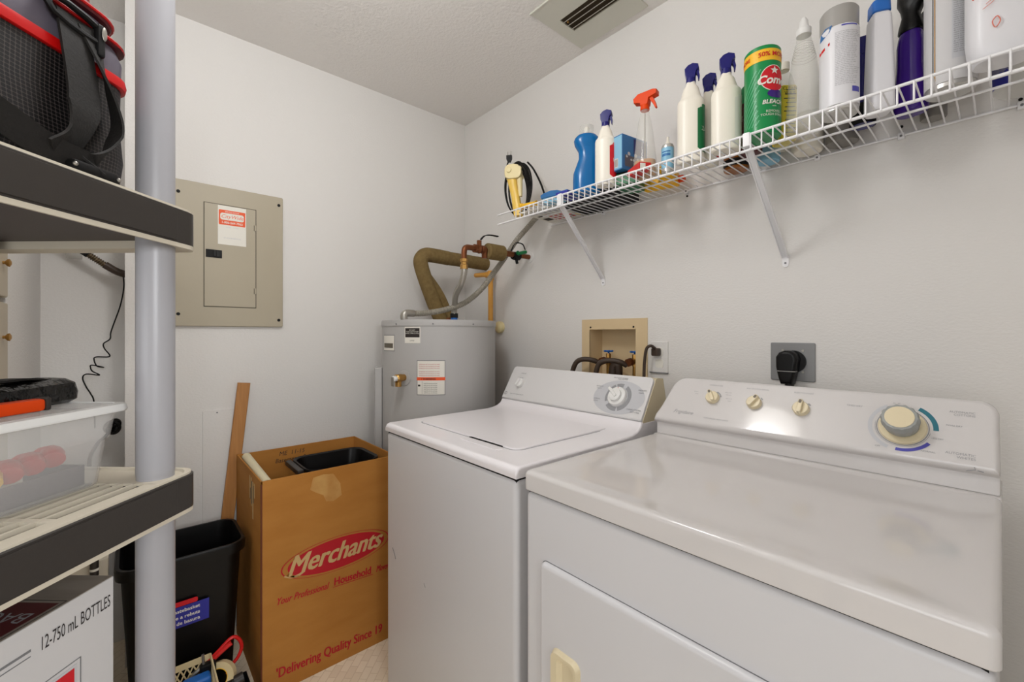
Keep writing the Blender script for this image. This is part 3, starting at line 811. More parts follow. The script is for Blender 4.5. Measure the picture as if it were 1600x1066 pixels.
# left end of the shelf: magazine, brush, tube, glue gun
t = shelf_thing('magazine', 'printed magazine with red stripes lying on the shelf near the corner', 'magazine', .80, -.105, 6)
mb = MB('label').box(-.075, .1, -.12, .1, 0, .008, .001)
Fd = frame((0, 0, -.0001), X_, -Y_, -Z_)
mb.m('redprint')
for k in range(4): mb.quad(-.02, .085, -.06 + k * .028, -.048 + k * .028, Fd)
mb.m('ink').quad(-.06, -.025, -.05, -.01, Fd).quad(-.055, -.03, .02, .035, Fd)
mb.m('lgrey_ink').quad(-.07, .095, .06, .075, Fd); mb.build('pages', t)
t = shelf_thing('scrub_brush', 'blue scrub brush with curved handle lying on the shelf', 'brush', .935, -.235, 8, z=DZ)
mb = MB('midblue'); mb.loft([[(x, y, z) for (y, z) in ((-.022, .022), (.022, .022), (.024, .034 + q), (-.024, .034 + q))] for x, q in ((-.05, 0), (-.035, .006), (.0, .010), (.03, .006), (.055, -.004))]); mb.build('handle', t)
MB('lightblue').box(-.045, .045, -.02, .02, 0, .022, .003).build('bristles', t)
t = shelf_thing('blue_tray', 'thin dark blue plastic tray under the blue bottle', 'tray', 1.00, -.25, 3)
mb = MB('blueprint').box(-.005, .05, -.045, .045, 0, .012, .002); mb.m('midblue').box(.0, .045, -.04, .04, .012, .016, .001); mb.build('body', t)
t = shelf_thing('caulk_tube', 'short hollow yellow tube lying beside the glue gun', 'tube', .825, -.262, 12)
mb = MB('yellow'); pr = [(.013, 0), (.013, .008), (.0095, .010), (.0095, .07), (.012, .078), (.0, .078)]
mb.lathe(pr[:5], 18, frame((-.045, 0, .0135), Y_, Z_, X_), cap0=False); mb.build('body', t)
mb = MB('matblack').lathe([(.008, .001), (.008, .002)], 16, frame((-.045, 0, .0135), Y_, Z_, X_)); mb.build('bore', t)
t = shelf_thing('bristle_pad', 'pale yellow bristle pad standing at the wall near the corner', 'brush', .90, -.045, 0)
mb = MB('glove_cream')
for i in range(22):
    for j in range(5): mb.cyl((-.05 + i * .005, -.01 + j * .005, .008), (-.052 + i * .005 + random.uniform(-.004, .004), -.01 + j * .005 + random.uniform(-.003, .003), .05 + random.uniform(0, .012)), .0011, n=4)
o = mb.build('bristles', t)
MB('hand_cream').box(-.055, .06, -.016, .016, 0, .01, .003).build('base', t)
t = shelf_thing('glue_gun', 'cream and yellow hand tool wrapped in its black cord', 'tool', .668, -.215, 30, z=DZ)
# body standing on its nose: head on top
mb = MB('gunyellow'); body(mb, [(.005, .02, .018, .026), (.03, .021, .018, .022), (.09, .019, .017, .012), (.14, .019, .017, .0), (.165, .022, .018, -.004), (.18, .022, .018, -.004)], 2.6); mb.build('handle', t)
mb = MB('hand_cream'); mb.prism(rrect(-.034, .045, .166, .232, .024), -.024, .024, frame((0, 0, 0), X_, Z_, -Y_), bev=.006)
mb.lathe([(.012, 0), (.012, .004), (.008, .006)], 18, frame((-.012, -.024, .205), X_, Z_, -Y_))
mb.cyl((-.02, 0, .176), (-.032, 0, .172), .008, .006); mb.build('head', t)
MB('matblack').cyl((.006, -.0135, .15), (.006, -.0145, .15), .004).build('switch', t)
MB('hand_cream').cyl((.034, 0, .09), (.030, 0, .175), .0085, .014).build('nozzle', t)
mb = MB('black')
for k in range(8):
    w_ = .05 + .0035 * (k % 4); cxk = .010 + .004 * k
    mb.tube([(cxk + w_ * math.cos(j * PI / 5), .026 * math.cos(j * PI / 5 + 1.4 + .25 * k) - .004 * (k - 3), .122 + (.100 + .0035 * (k % 5)) * math.sin(j * PI / 5)) for j in range(10)], .0036, 6, sm=4, closed=True)
mb.tube([(-.03, 0, .16), (-.03, -.01, .2), (-.028, 0, .235), (-.02, 0, .255)], .0032, 6, sm=5)
cd = mb.build('cord', t)
mb = MB('black'); mb.loft([[(x, y, z) for x, y in ((-w2, -.006), (w2, -.006), (w2, .006), (-w2, .006))] for z, w2 in ((.248, .006), (.262, .012), (.278, .012))], Mx=Matrix.Translation((-.018, 0, 0)))
mb.m('steel').box(-.026, -.0245, -.004, .004, .278, .296).box(-.0115, -.010, -.004, .004, .278, .296); mb.build('plug', cd)
t = shelf_thing('cable_offcut', 'stiff black cable end curving up from the shelf near the corner', 'cable', .69, -.07, 0)
MB('matblack').tube([(.06, 0, .0), (.052, -.01, .08), (.03, -.02, .16), (-.02, -.02, .245), (-.06, -.02, .29)], .0045, 8, sm=6).build('cable', t)

# ------------------------------------------------------------------ water heater
HX, HY, HR = .338, -.386, .2625
t = thing('water_heater', 'squat grey cylindrical water heater in the corner behind the cardboard box', 'water heater', (HX, HY, 0))
MB('heater').lathe([(HR, .03), (HR, 1.244)], 72).build('tank', t)
MB('heater').lathe([(HR + .003, 1.244), (HR + .003, 1.262), (HR, 1.270), (.001, 1.272)], 72).build('top_cover', t)
MB('matblack').lathe([(HR - .02, 0), (HR - .02, .03)], 48).build('base_ring', t)
hw = lambda a0, off: (lambda v: Vector(((HR + off) * math.cos(math.radians(a0) + v.x / HR), (HR + off) * math.sin(math.radians(a0) + v.x / HR), v.y)))


def hq(mb, a0, x0, x1, z0, z1, off, n=8):
    b_ = bmesh.new(); a = [b_.verts.new((x0 + (x1 - x0) * i / n, z0, 0)) for i in range(n + 1)]; c = [b_.verts.new((x0 + (x1 - x0) * i / n, z1, 0)) for i in range(n + 1)]
    for i in range(n): b_.faces.new((a[i], a[i + 1], c[i + 1], c[i]))
    return mb.merge(b_, None, hw(a0, off))


mb = MB('dgrey_ink'); hq(mb, -40, -.059, .059, .957, 1.101, .0004); mb.m('label'); hq(mb, -40, -.0565, .0565, .9595, 1.0985, .0008)
mb.m('label_orange'); hq(mb, -40, -.059, .059, 1.018, 1.031, .0012)
mb.m('ink').text('! WARNING', .011, Matrix.Translation((-.01, 1.0205, 0)), 'CENTER', warp=hw(-40, .0016), bold=.0003)
mb.m('red_ink')
for k in range(6): mb.text('hydrogen gas may be produced in hot water', .0056, Matrix.Translation((-.05, 1.083 - k * .008 - (.006 if k > 2 else 0), 0)), warp=hw(-40, .0012), sx=.86)
mb.m('ink')
for k in range(6): mb.text('install thermal valve and pipe', .0056, Matrix.Translation((-.03, 1.004 - k * .0078, 0)), warp=hw(-40, .0012), sx=.86)
hq(mb, -40, -.054, -.044, .993, 1.0, .0012); hq(mb, -40, -.0365, -.0358, .962, 1.014, .0011)
mb.build('warning_label', t, label='white warning label with orange bar')
mb = MB('label'); hq(mb, -57.5, -.036, .036, 1.172, 1.24, .0006); mb.m('ink'); hq(mb, -57.5, -.033, .033, 1.196, 1.234, .001)
mb.m('label').text('CAUTION: HIGH VOLTAGE', .005, Matrix.Translation((0, 1.2345, 0)), 'CENTER', warp=hw(-57.5, .0016))
mb.text('DO NOT\nTURN ON POWER\nUNTIL TANK IS FULL', .007, Matrix.Translation((0, 1.224, 0)), 'CENTER', warp=hw(-57.5, .0016))
mb.m('ink').text('LISTED', .007, Matrix.Translation((0, 1.18, 0)), 'CENTER', warp=hw(-57.5, .0016)); mb.build('caution_label', t, label='small black and white caution label')
mb = MB('dgrey_ink'); hq(mb, -87, -.058, .04, 1.136, 1.206, .0005); mb.m('label'); hq(mb, -87, -.056, .038, 1.139, 1.203, .0009)
mb.m('panel_line'); hq(mb, -87, -.05, .03, 1.15, 1.17, .0013); mb.build('energy_label', t)
a = math.radians(-66); ca, sa = math.cos(a), math.sin(a)
mb = MB('heater'); mb.lathe([(.032, 0), (.031, .0025), (.02, .003)], 30, frame((HR * ca * .999, HR * sa * .999, 1.025), Vector((-sa, ca, 0)), Z_, Vector((ca, sa, 0)))); mb.build('valve_collar', t)
Fv = frame((HR * ca, HR * sa, 1.028), Vector((-sa, ca, 0)), Z_, Vector((ca, sa, 0)))
mb = MB('brass'); mb.lathe([(.014, 0), (.014, .02), (.017, .022), (.017, .05), (.012, .055)], 16, Fv)
mb.cyl(Fv @ Vector((0, 0, .038)), Fv @ Vector((0, -.034, .038)), .013, n=14)
mb.m('white').lathe([(.012, .055), (.012, .068), (.007, .072)], 14, Fv); mb.m('steel').box(-.006, .006, -.03, .008, .073, .076, .001, Mx=Fv)
mb.build('relief_valve', t)
a = math.radians(-118); ca, sa = math.cos(a), math.sin(a)
mb = MB('heater'); mb.box(-.05, .05, .55, 1.06, -.004, .03, .008, Mx=frame((HR * ca, HR * sa, 0), Vector((-sa, ca, 0)), Z_, Vector((ca, sa, 0)))); mb.build('access_cover', t)
mb = MB('dgrey_ink')
for az_ in (-75, -38, 0):
    a = math.radians(az_); mb.cyl(((HR + .002) * math.cos(a), (HR + .002) * math.sin(a), 1.252), ((HR + .006) * math.cos(a), (HR + .006) * math.sin(a), 1.252), .003, n=10)
mb.build('screws', t)
TZ = 1.2725
# insulated hot pipe
t = thing('insulated_pipe', 'thick olive foam insulated pipe rising from the heater and bending to the wall', 'pipe', (.2, -.32, TZ))
ip = [(.215, -.30, TZ + .005), (.205, -.335, 1.36), (.2, -.375, 1.46), (.2, -.405, 1.54), (.2, -.408, 1.578), (.2, -.385, 1.602), (.2, -.34, 1.606), (.2, -.25, 1.602)]
MB('foam').tube(ip, .036, 20, sm=6).build('insulation', t, world=True)
MB('foam').tube([(.2, -.25, 1.602), (.2, -.12, 1.600), (.2, .0, 1.598)], .0345, 20, sm=4).build('insulation', t, world=True)
MB('foam').tube([(.225, -.262, TZ + .003), (.215, -.272, 1.34), (.205, -.31, 1.42), (.2, -.375, 1.50)], .022, 16, sm=5).build('insulation', t, world=True)
MB('copper').cyl((.225, -.275, TZ), (.225, -.275, TZ + .02), .028).build('fitting', t, world=True)
# cold supply: flexible line, elbow, ball valve, insulation, stop valve
t = thing('water_supply_line', 'braided steel line with copper elbow and brass fitting beside the foam pipe', 'pipe', (.4, -.4, TZ))
XP = .552
MB('steel').tube([(.42, -.36, TZ + .02), (.43, -.365, 1.33), (.47, -.385, 1.385), (.53, -.397, 1.43), (XP, -.397, 1.475), (XP, -.397, 1.50)], .0135, 14, sm=8).build('hose', t, world=True)
mb = MB('bluemetal').cyl((.42, -.36, TZ), (.42, -.36, TZ + .012), .016); mb.m('matblack').lathe([(.018, 0), (.018, .02), (.014, .022)], 6, Matrix.Translation((.42, -.36, TZ + .012))); mb.build('nipple', t, world=True)
mb = MB('brass').lathe([(.017, 0), (.017, .018), (.014, .02), (.014, .03), (.0175, .032), (.0175, .045)], 6, Matrix.Translation((XP, -.397, 1.492))); mb.build('nut', t, world=True)
MB('copper').tube([(XP, -.397, 1.53), (XP, -.397, 1.565), (XP, -.392, 1.583), (XP, -.375, 1.59), (XP, -.33, 1.59)], .0125, 14, sm=6).build('elbow', t, world=True)
MB('copper').cyl((XP, -.31, 1.59), (XP, -.0005, 1.59), .0115).build('riser', t, world=True)
t2 = thing('ball_valve', 'copper ball valve with a black lever on the cold supply pipe', 'valve', (XP, -.315, 1.59))
mb = MB('copper').lathe([(.013, -.03), (.019, -.028), (.019, -.014), (.016, -.012), (.021, 0), (.016, .012), (.019, .014), (.019, .03), (.013, .031)], 12, frame((XP, -.315, 1.59), X_, -Z_, Y_))
mb.cyl((XP, -.315, 1.6), (XP, -.315, 1.628), .011, n=8); mb.cyl((XP, -.285, 1.585), (XP, -.285, 1.552), .013, n=8); mb.build('valve_body', t2, world=True)
mb = MB('matblack'); mb.strip([(XP + .01, -.315, 1.63), (XP + .02, -.30, 1.648), (XP + .03, -.275, 1.653), (XP + .035, -.235, 1.652)], .012, .004, (1, 0, 0)); mb.build('lever', t2, world=True)
t3 = thing('foam_sleeve', 'short olive foam sleeve around the pipe between the two valves', 'pipe insulation', (XP, -.2, 1.59))
mb = MB('foam'); mb.cyl((XP, -.275, 1.587), (XP, -.175, 1.587), .036, n=24, bev=.006); mb.build('sleeve', t3, world=True)
t4 = thing('stop_valve', 'green handled stop valve on the pipe stub at the back wall', 'valve', (XP, -.08, 1.59))
mb = MB('copper').cyl((XP, -.175, 1.59), (XP, -.10, 1.59), .014); mb.m('matblack').lathe([(.018, 0), (.02, .01), (.02, .04), (.016, .045)], 10, frame((XP, -.115, 1.585), X_, -Z_, Y_)); mb.cyl((XP, -.095, 1.585), (XP + .01, -.095, 1.548), .007); mb.build('valve_body', t4, world=True)
mb = MB('dgreen').box(XP + .012, XP + .075, -.102, -.088, 1.586, 1.602, .005); mb.cyl((XP, -.095, 1.59), (XP + .02, -.095, 1.597), .012); mb.build('handle', t4, world=True)
MB('matblack').tube([(XP - .01, -.12, 1.60), (XP, -.10, 1.645), (XP + .03, -.08, 1.64), (XP + .05, -.08, 1.61)], .003, 6, sm=6).build('tie', t4, world=True)
MB('white').lathe([(.028, 0), (.026, .005), (.014, .007)], 24, onfaceY(XP, 0, 1.59)).build('escutcheon', t4, world=True)
# electrical conduit
t = thing('metal_conduit', 'ribbed flexible metal conduit curving from the heater up behind the shelf', 'conduit', (.4, -.5, TZ))
MB('flex').corrugated([(.395, -.555, 1.30), (.40, -.50, 1.303), (.42, -.42, 1.318), (.455, -.33, 1.352), (.49, -.255, 1.42), (.50, -.19, 1.50), (.515, -.13, 1.58), (.55, -.09, 1.66), (.60, -.05, 1.73), (.625, -.03, 1.765), (.63, -.004, 1.79)], .0135, .0022, .0085).build('conduit', t, world=True)
MB('steel').tube([(.395, -.60, TZ), (.395, -.602, 1.288), (.395, -.592, 1.300), (.395, -.555, 1.300)], .0155, 14, sm=5).build('elbow', t, world=True)
# drain pipe
t = thing('drain_pipe', 'yellow orange plastic drain pipe behind the heater', 'pipe', (.29, -.05, 1.2))
MB('cpvc').tube([(.302, -.05, .9), (.302, -.05, 1.3), (.302, -.05, 1.515)], .0135, 14).build('pipe', t, world=True)
MB('cpvc').tube([(.302, -.05, 1.527), (.25, -.05, 1.530), (.17, -.05, 1.535)], .0125, 14).build('pipe', t, world=True)
mb = MB('cpvc').cyl((.302, -.05, 1.495), (.302, -.05, 1.545), .0175); mb.cyl((.302, -.05, 1.527), (.265, -.05, 1.527), .0165); mb.build('elbow', t, world=True)
MB('hand_cream').lathe([(.031, 0), (.031, .018), (.022, .026), (.001, .027)], 24, onfaceY(.328, 0, 1.246)).build('cap', t, world=True, label='round cream cap')

# ------------------------------------------------------------------ washer supply box, outlets
t = thing('washer_outlet_box', 'tan metal supply box recessed in the back wall behind the washer', 'supply box', (1.045, 0, 1.1))
Fb = frame((0, 0, 0), X_, Z_, -Y_)
mb = MB('tan')
x0, x1, z0, z1 = .884, 1.203, .97, 1.272; a0, a1, b0, b1 = .926, 1.152, 1.015, 1.229
for q in ((x0, a0, z0, z1), (a1, x1, z0, z1), (a0, a1, b1, z1), (a0, a1, z0, b0)): mb.box(q[0], q[1], -.004, 0.0, q[2], q[3])
mb.build('face_frame', t, world=True)
mb = MB('tan')
mb.box(a0 - .002, a0, -.003, .088, b0, b1).box(a1, a1 + .002, -.003, .088, b0, b1).box(a0, a1, -.003, .088, b1, b1 + .002).box(a0, a1, -.003, .088, b0 - .002, b0).box(a0, a1, .086, .088, b0, b1)
mb.build('recess', t, world=True)
mb = MB('matblack')
for xx in (.932, 1.143): mb.cyl((xx, -.004, 1.238), (xx, -.0055, 1.238), .0038)
mb.build('screws', t, world=True)
for k, xx in enumerate((1.0, 1.127)):
    v = thing('washer_valve', ['brass tap with blue handle, nearer the heater, in the tan supply box', 'brass tap with blue handle beside the box edge nearest the outlet'][k], 'valve', (xx, .03, 1.1), group='brass taps in the supply box')
    mb = MB('brass').cyl((0, 0, -.07), (0, 0, -.02), .009); mb.cyl((0, 0, -.02), (0, 0, .028), .011, n=8); mb.cyl((0, -.0, .0), (0, -.045, .0), .011, n=10)
    mb.m('copper').cyl((0, -.03, 0), (0, -.05, -.004), .0155, n=12); mb.build('valve_body', v)
    mb = MB('bluemetal').cyl((0, 0, .028), (0, 0, .036), .004)
    for q in range(6): mb.sphere((.016 * math.cos(q * PI / 3), .016 * math.sin(q * PI / 3), .038), .0065, (1, 1, .6), 10)
    mb.lathe([(.014, .034), (.014, .041)], 12); mb.build('handle', v)
for k, (xs, lab) in enumerate((((.99, .93, .88), 'dark rubber hose looping out of the supply box toward the heater side'), ((1.117, 1.05, 1.005), 'second dark rubber hose looping down inside the supply box'))):
    o = MB('rubber').tube([(xs[0], -.012, 1.085), (xs[0] - .02, -.035, 1.100), (xs[1], -.055, 1.103), (xs[1] - .03, -.065, 1.085), (xs[2] + .002, -.07, 1.03), (xs[2], -.075, .95), (xs[2] + .01, -.09, .7)], .0105, 14, sm=8).build('washer_hose')
    tag(o, lab, 'hose', 'washer hoses')
o = MB('rubber').tube([(1.055, .02, .9), (1.055, .02, 1.06), (1.05, .018, 1.08), (1.035, .015, 1.065), (1.03, .0, .95)], .018, 14, sm=6).build('drain_hose')
tag(o, 'thick grey brown drain hose standing between the two taps', 'hose')

t = thing('wall_outlet', 'white duplex wall outlet plate beside the tan supply box', 'outlet', (1.253, 0, 1.12))
mb = MB('wall').prism(rrect(1.218, 1.288, 1.066, 1.182, .004), 0, .005, Fb, bev=.002); mb.build('plate', t, world=True)
mb = MB('label').prism(rrect(1.238, 1.270, 1.128, 1.160, .01), .005, .0065, Fb).prism(rrect(1.238, 1.270, 1.084, 1.116, .01), .005, .0065, Fb); mb.build('sockets', t, world=True)
MB('dgrey_ink').box(1.214, 1.288, -.0065, 0, 1.063, 1.067).build('lower_edge', t, world=True)
t = thing('appliance_plug', 'dark plug with cord in the white outlet beside the supply box', 'plug', (1.245, -.01, 1.14))
mb = MB('rubber').box(1.234, 1.263, -.032, -.007, 1.128, 1.158, .005); mb.build('plug_body', t, world=True)
MB('rubber').tube([(1.25, -.028, 1.155), (1.243, -.045, 1.166), (1.228, -.05, 1.155), (1.220, -.05, 1.11), (1.217, -.05, 1.05), (1.217, -.06, .8)], .0058, 10, sm=6).build('cord', t, world=True)
t = thing('dryer_outlet', 'grey metal dryer outlet plate on the back wall', 'outlet', (1.686, 0, 1.12))
mb = MB('plategrey').prism(rrect(1.628, 1.744, 1.070, 1.184, .004), 0, .006, Fb, bev=.0025); mb.build('plate', t, world=True)
MB('black').cyl((1.69, -.006, 1.128), (1.69, -.013, 1.128), .033, n=28).build('receptacle', t, world=True)
mb = MB('steel')
for q in ((1.662, 1.161), (1.714, 1.161), (1.714, 1.098)): mb.cyl((q[0], -.006, q[1]), (q[0], -.0085, q[1]), .0032, n=10)
mb.build('screws', t, world=True)
t = thing('dryer_plug', 'big black round dryer plug with thick cord hanging down', 'plug', (1.68, -.02, 1.12))
mb = MB('black'); mb.prism([(-.028, .03), (-.02, .043), (-.006, .049), (.01, .048), (.022, .04), (.027, .026), (.024, 0), (.018, -.03), (.014, -.05), (-.016, -.05), (-.022, -.03), (-.028, .0)], .013, .047, frame((1.682, 0, 1.112), X_, Z_, -Y_) @ Matrix.Diagonal((1.04, 1.0, 1, 1)), bev=.01, seg=3)
mb.build('plug_body', t, world=True)
MB('capgrey').box(1.659, 1.706, -.0482, -.03, 1.0995, 1.1015, 0).build('seam_band', t, world=True)
MB('black').tube([(1.686, -.032, 1.08), (1.688, -.035, 1.02), (1.69, -.05, .9), (1.69, -.06, .6)], .012, 12, sm=5).build('cord', t, world=True)

# ------------------------------------------------------------------ washer
WX0, WX1, WF, WB = .712, 1.377, -.835, -.155
t = thing('washing_machine', 'white top load washing machine between the cardboard box and the dryer', 'washing machine', ((WX0 + WX1) / 2, (WF + WB) / 2, 0))
MB('appliance_side').box(WX0 + .003, WX1 - .003, WF + .003, WB, .02, .8785, .014, 3).build('cabinet', t, world=True)
mb = MB('matblack').box(WX0 + .02, WX1 - .02, WF + .03, WB, .0, .03).box(WX0 + .008, WX1 - .008, WF + .008, WB - .003, .87, .8815); mb.build('base', t, world=True)
# top panel: side profile with cove, raised rim round a lid opening
prof = [(WF, .882), (WF - .001, .896), (WF + .004, .9045), (WF + .014, .9085)]
prof += [(-.40, .9085), (-.37, .911), (-.345, .917), (-.328, .927), (-.3185, .9405), (-.16, .9405), (-.16, .882)]
mb = MB('appliance'); mb.prism([(p[0], p[1]) for p in prof], WX0, WX1, frame((0, 0, 0), Y_, Z_, X_))
bmesh.ops.bevel(mb.bm, geom=[e for e in mb.bm.edges if (all(abs(v.co.x - WX0) < 1e-5 for v in e.verts) or all(abs(v.co.x - WX1) < 1e-5 for v in e.verts)) and all(v.co.z > .89 for v in e.verts)], offset=.007, segments=3, profile=.5, affect='EDGES')
bmesh.ops.recalc_face_normals(mb.bm, faces=mb.bm.faces)
mb.build('top_panel', t, world=True)
lid = MB('appliance').prism(rrect(.775, 1.275, -.742, -.345, [.03, .012, .012, .03]), .9087, .9135, Matrix.Identity(4), bev=.003).build('lid', t, world=True)
mb = MB('grey_ink'); pl = rrect(.772, 1.278, -.745, -.342, [.032, .014, .014, .032]); mb.prism(pl, .9086, .90895); mb.build('lid_gap', lid, world=True)
mb = MB('matblack').prism([(1.075, -.7475), (1.225, -.7475), (1.215, -.735), (1.085, -.735)], .9092, .9118)
mb.m('appliance').prism(rrect(1.065, 1.235, -.776, -.7475, .008), .9086, .9102, Matrix.Identity(4), bev=.001); mb.build('lid_handle', lid, world=True)
# console
A, B = Vector((0, -.3185, .9405)), Vector((0, -.2405, 1.070))
up = (B - A).normalized(); nr = Vector((0, -up.z, up.y))      # outward normal
FW = frame((WX0, A.y, A.z), X_, up, nr); LW = (B - A).length
mb = MB('cream').prism([(-.3135, .942), (-.238, 1.066), (-.228, 1.069), (-.195, 1.066), (-.165, .95), (-.165, .89), (-.30, .915)], WX0 + .002, WX1 - .001, frame((0, 0, 0), Y_, Z_, X_)); mb.build('console_body', t, world=True)
mb = MB('console').prism(rrect(.003, WX1 - WX0 - .003, .002, LW, [.002, .014, .014, .002]), -.004, .006, FW, bev=.004); cons = mb.build('console', t, world=True)
FWp = frame(FW @ Vector((0, 0, .0062)), X_, up, nr)
dc = (.556, .069)
FD = FWp @ Matrix.Translation((dc[0], dc[1], 0))
mb = MB('lgrey_ink').ring(0, .06, 0, 2 * PI, FD @ Matrix.Diagonal((1.62, 1, 1, 1)), 48, .0002)
mb.m('grey_ink').ring(.036, .049, math.radians(-75), math.radians(60), FD, th=.0006).ring(.036, .049, math.radians(78), math.radians(112), FD, th=.0006).ring(.036, .049, math.radians(118), math.radians(205), FD, th=.0006).ring(.036, .049, math.radians(222), math.radians(278), FD, th=.0006)
mb.m('dgrey_ink')
for (q, u, v, sz) in (('REGULAR', -.098, .03, .0065), ('HEAVY', -.094, .022, .0065), ('NORMAL', -.092, -.016, .0065), ('LIGHT', -.09, -.024, .0065), ('DELICATE', .066, .03, .0065), ('KNITS', .07, .021, .0065), ('CASUAL COLORS', .045, -.038, .0065), ('EASY CARE', .06, -.046, .0065), ('PUSH TO STOP', -.022, .063, .0055)):
    mb.text(q, sz, FD @ Matrix.Translation((u, v, .0008)))
mb.text('LOAD SIZE', .006, FWp @ Matrix.Translation((.062, .118, .0003))); mb.text('MEDIUM   LARGE', .0045, FWp @ Matrix.Translation((.052, .098, .0003)))
mb.text('HEAVY DUTY EXTRA CAPACITY', .0055, FWp @ Matrix.Translation((.045, .024, .0003)))
mb.text('HEAVY DUTY WASHER', .0055, FWp @ Matrix.Translation((.515, .137, .0003)))
mb.ring(.006, .0075, 0, 2 * PI, FWp @ Matrix.Translation((.019, .025, 0))); mb.ring(.003, .0042, .6, 5.2, FWp @ Matrix.Translation((.019, .025, 0)))
mb.build('printed_text', cons, world=True)
mb = MB('white').lathe([(.0335, 0), (.0335, .009), (.031, .013), (.024, .015), (.0235, .015)], 40, FD)
mb.lathe([(.022, .014), (.021, .024), (.017, .027)], 32, FD)
mb.prism(rrect(-.012, .032, -.005, .005, .004), .015, .031, FD @ Matrix.Rotation(math.radians(142), 4, 'Z'), bev=.002)
mb.m('red').quad(-.001, .001, .026, .030, FD, .0152); mb.build('timer_dial', cons, world=True)
FK = FWp @ Matrix.Translation((.082, .074, 0))
mb = MB('white').lathe([(.019, 0), (.018, .012), (.014, .014)], 28, FK); mb.prism(rrect(-.017, .017, -.004, .004, .003), .012, .024, FK @ Matrix.Rotation(math.radians(80), 4, 'Z'), bev=.002); mb.build('load_knob', cons, world=True)
mb = MB('dgrey_ink')
mb.tube([(.760, WF + .0028, .50), (.774, WF + .0028, .485), (.782, WF + .0028, .470)], .0012, 5); mb.tube([(.965, WF + .0028, .47), (.972, WF + .0028, .46)], .0006, 4)
mb.build('scratch', t, world=True)

# ------------------------------------------------------------------ dryer
DX0, DX1, DF, DB = 1.417, 2.100, -.848, -.17
t = thing('clothes_dryer', 'glossy white clothes dryer nearest the camera beside the washer', 'dryer', ((DX0 + DX1) / 2, (DF + DB) / 2, 0))
MB('appliance_side').box(DX0, DX1 - .002, DF + .004, DB, .02, .8715, .012, 3).build('cabinet', t, world=True)
MB('matblack').box(DX0 + .006, DX1 - .008, DF + .010, DB - .003, .0, .8755).build('gap_seal', t, world=True)
mb = MB('dryer'); ring_ = lambda e, z, r: [(p[0], p[1], z) for p in rrect(DX0 - .001 + e, DX1 + .001 - e, DF + e, -.318 - max(0, e - .008) * .35, r, 5)]
mb.loft([ring_(.001, .8755, .010), ring_(0, .8775, .010), ring_(0, .9075, .010), ring_(.0012, .9120, .010), ring_(.0045, .9153, .010), ring_(.0095, .9165, .012), ring_(.018, .9163, .014), ring_(.030, .9148, .018), ring_(.044, .9128, .022), ring_(.058, .9116, .03), ring_(.075, .9113, .03)])
mb.box(DX0 - .001, DX1 + .001, -.322, DB, .8755, .9165, .003); top = mb.build('top_panel', t, world=True)
# door
mb = MB('appliance_side').prism(rrect(1.470, 2.04, .16, .742, [.02, .02, .012, .02], 4), .0, .012, frame((0, DF + .004, 0), X_, Z_, -Y_), bev=.009, seg=3)
dr = mb.build('door', t, world=True)
mb = MB('dgrey_ink').prism(rrect(1.4685, 2.0415, .1585, .7435, [.02, .02, .013, .02], 4), .0, .0005, frame((0, DF + .004, 0), X_, Z_, -Y_)); mb.build('door_gap', dr, world=True)
Fh = frame((0, DF - .008, 0), X_, Z_, -Y_)
mb = MB('knob_cream'); o_ = rrect(1.508, 1.580, .42, .592, .016); i_ = rrect(1.527, 1.570, .435, .582, .012)
n = len(o_)
mb.loft([[(p[0], DF - .007, p[1]) for p in o_], [(p[0], DF - .018, p[1]) for p in rrect(1.512, 1.576, .424, .588, .014)], [(p[0], DF - .018, p[1]) for p in i_], [(p[0], DF - .0095, p[1]) for p in rrect(1.535, 1.566, .440, .577, .01)]], cap0=False)
mb.build('door_handle', dr, world=True, label='almond recessed handle')
# console: vertical band + slanted fascia
MB('dryer').box(DX0 + .004, DX1 - .001, -.312, -.20, .9162, .960, .003).build('console_base', t, world=True)
A, B = Vector((0, -.3195, .955)), Vector((0, -.236, 1.077))
up = (B - A).normalized(); nr = Vector((0, -up.z, up.y)); LD = (B - A).length
FD0 = frame((DX0, A.y, A.z), X_, up, nr); WD = DX1 - DX0
out = [(.002, .0)] + [(WD - .002, 0)]
out += [(WD - .001, .02), (WD - .002, LD - .05)]
for i in range(7):
    a = math.radians(i * 90 / 6); out.append((WD - .03 + .028 * math.cos(a), LD - .03 + .03 * math.sin(a)))
for i in range(9):
    a = math.radians(90 + i * 70 / 8); out.append((.068 + .042 * math.cos(a), LD - .045 + .045 * math.sin(a)))
out += [(.012, .045), (.002, .016)]
mb = MB('dryer').prism(out, -.045, .012, FD0, bev=.011, seg=4); cons = mb.build('console', t, world=True)
MB('dryer').prism([(-.30, .957), (-.245, 1.05), (-.20, 1.05), (-.19, .957)], DX0 + .03, DX1 - .008, frame((0, 0, 0), Y_, Z_, X_)).build('console_back', t, world=True)
FP = FD0 @ Matrix.Translation((0, 0, .0121))
mb = MB('grey_ink')


def ptxt(q, u, v, sz, al='CENTER', **k): mb.text(q, sz * .82, FP @ Matrix.Translation((u, v, .0003)), al, **k)


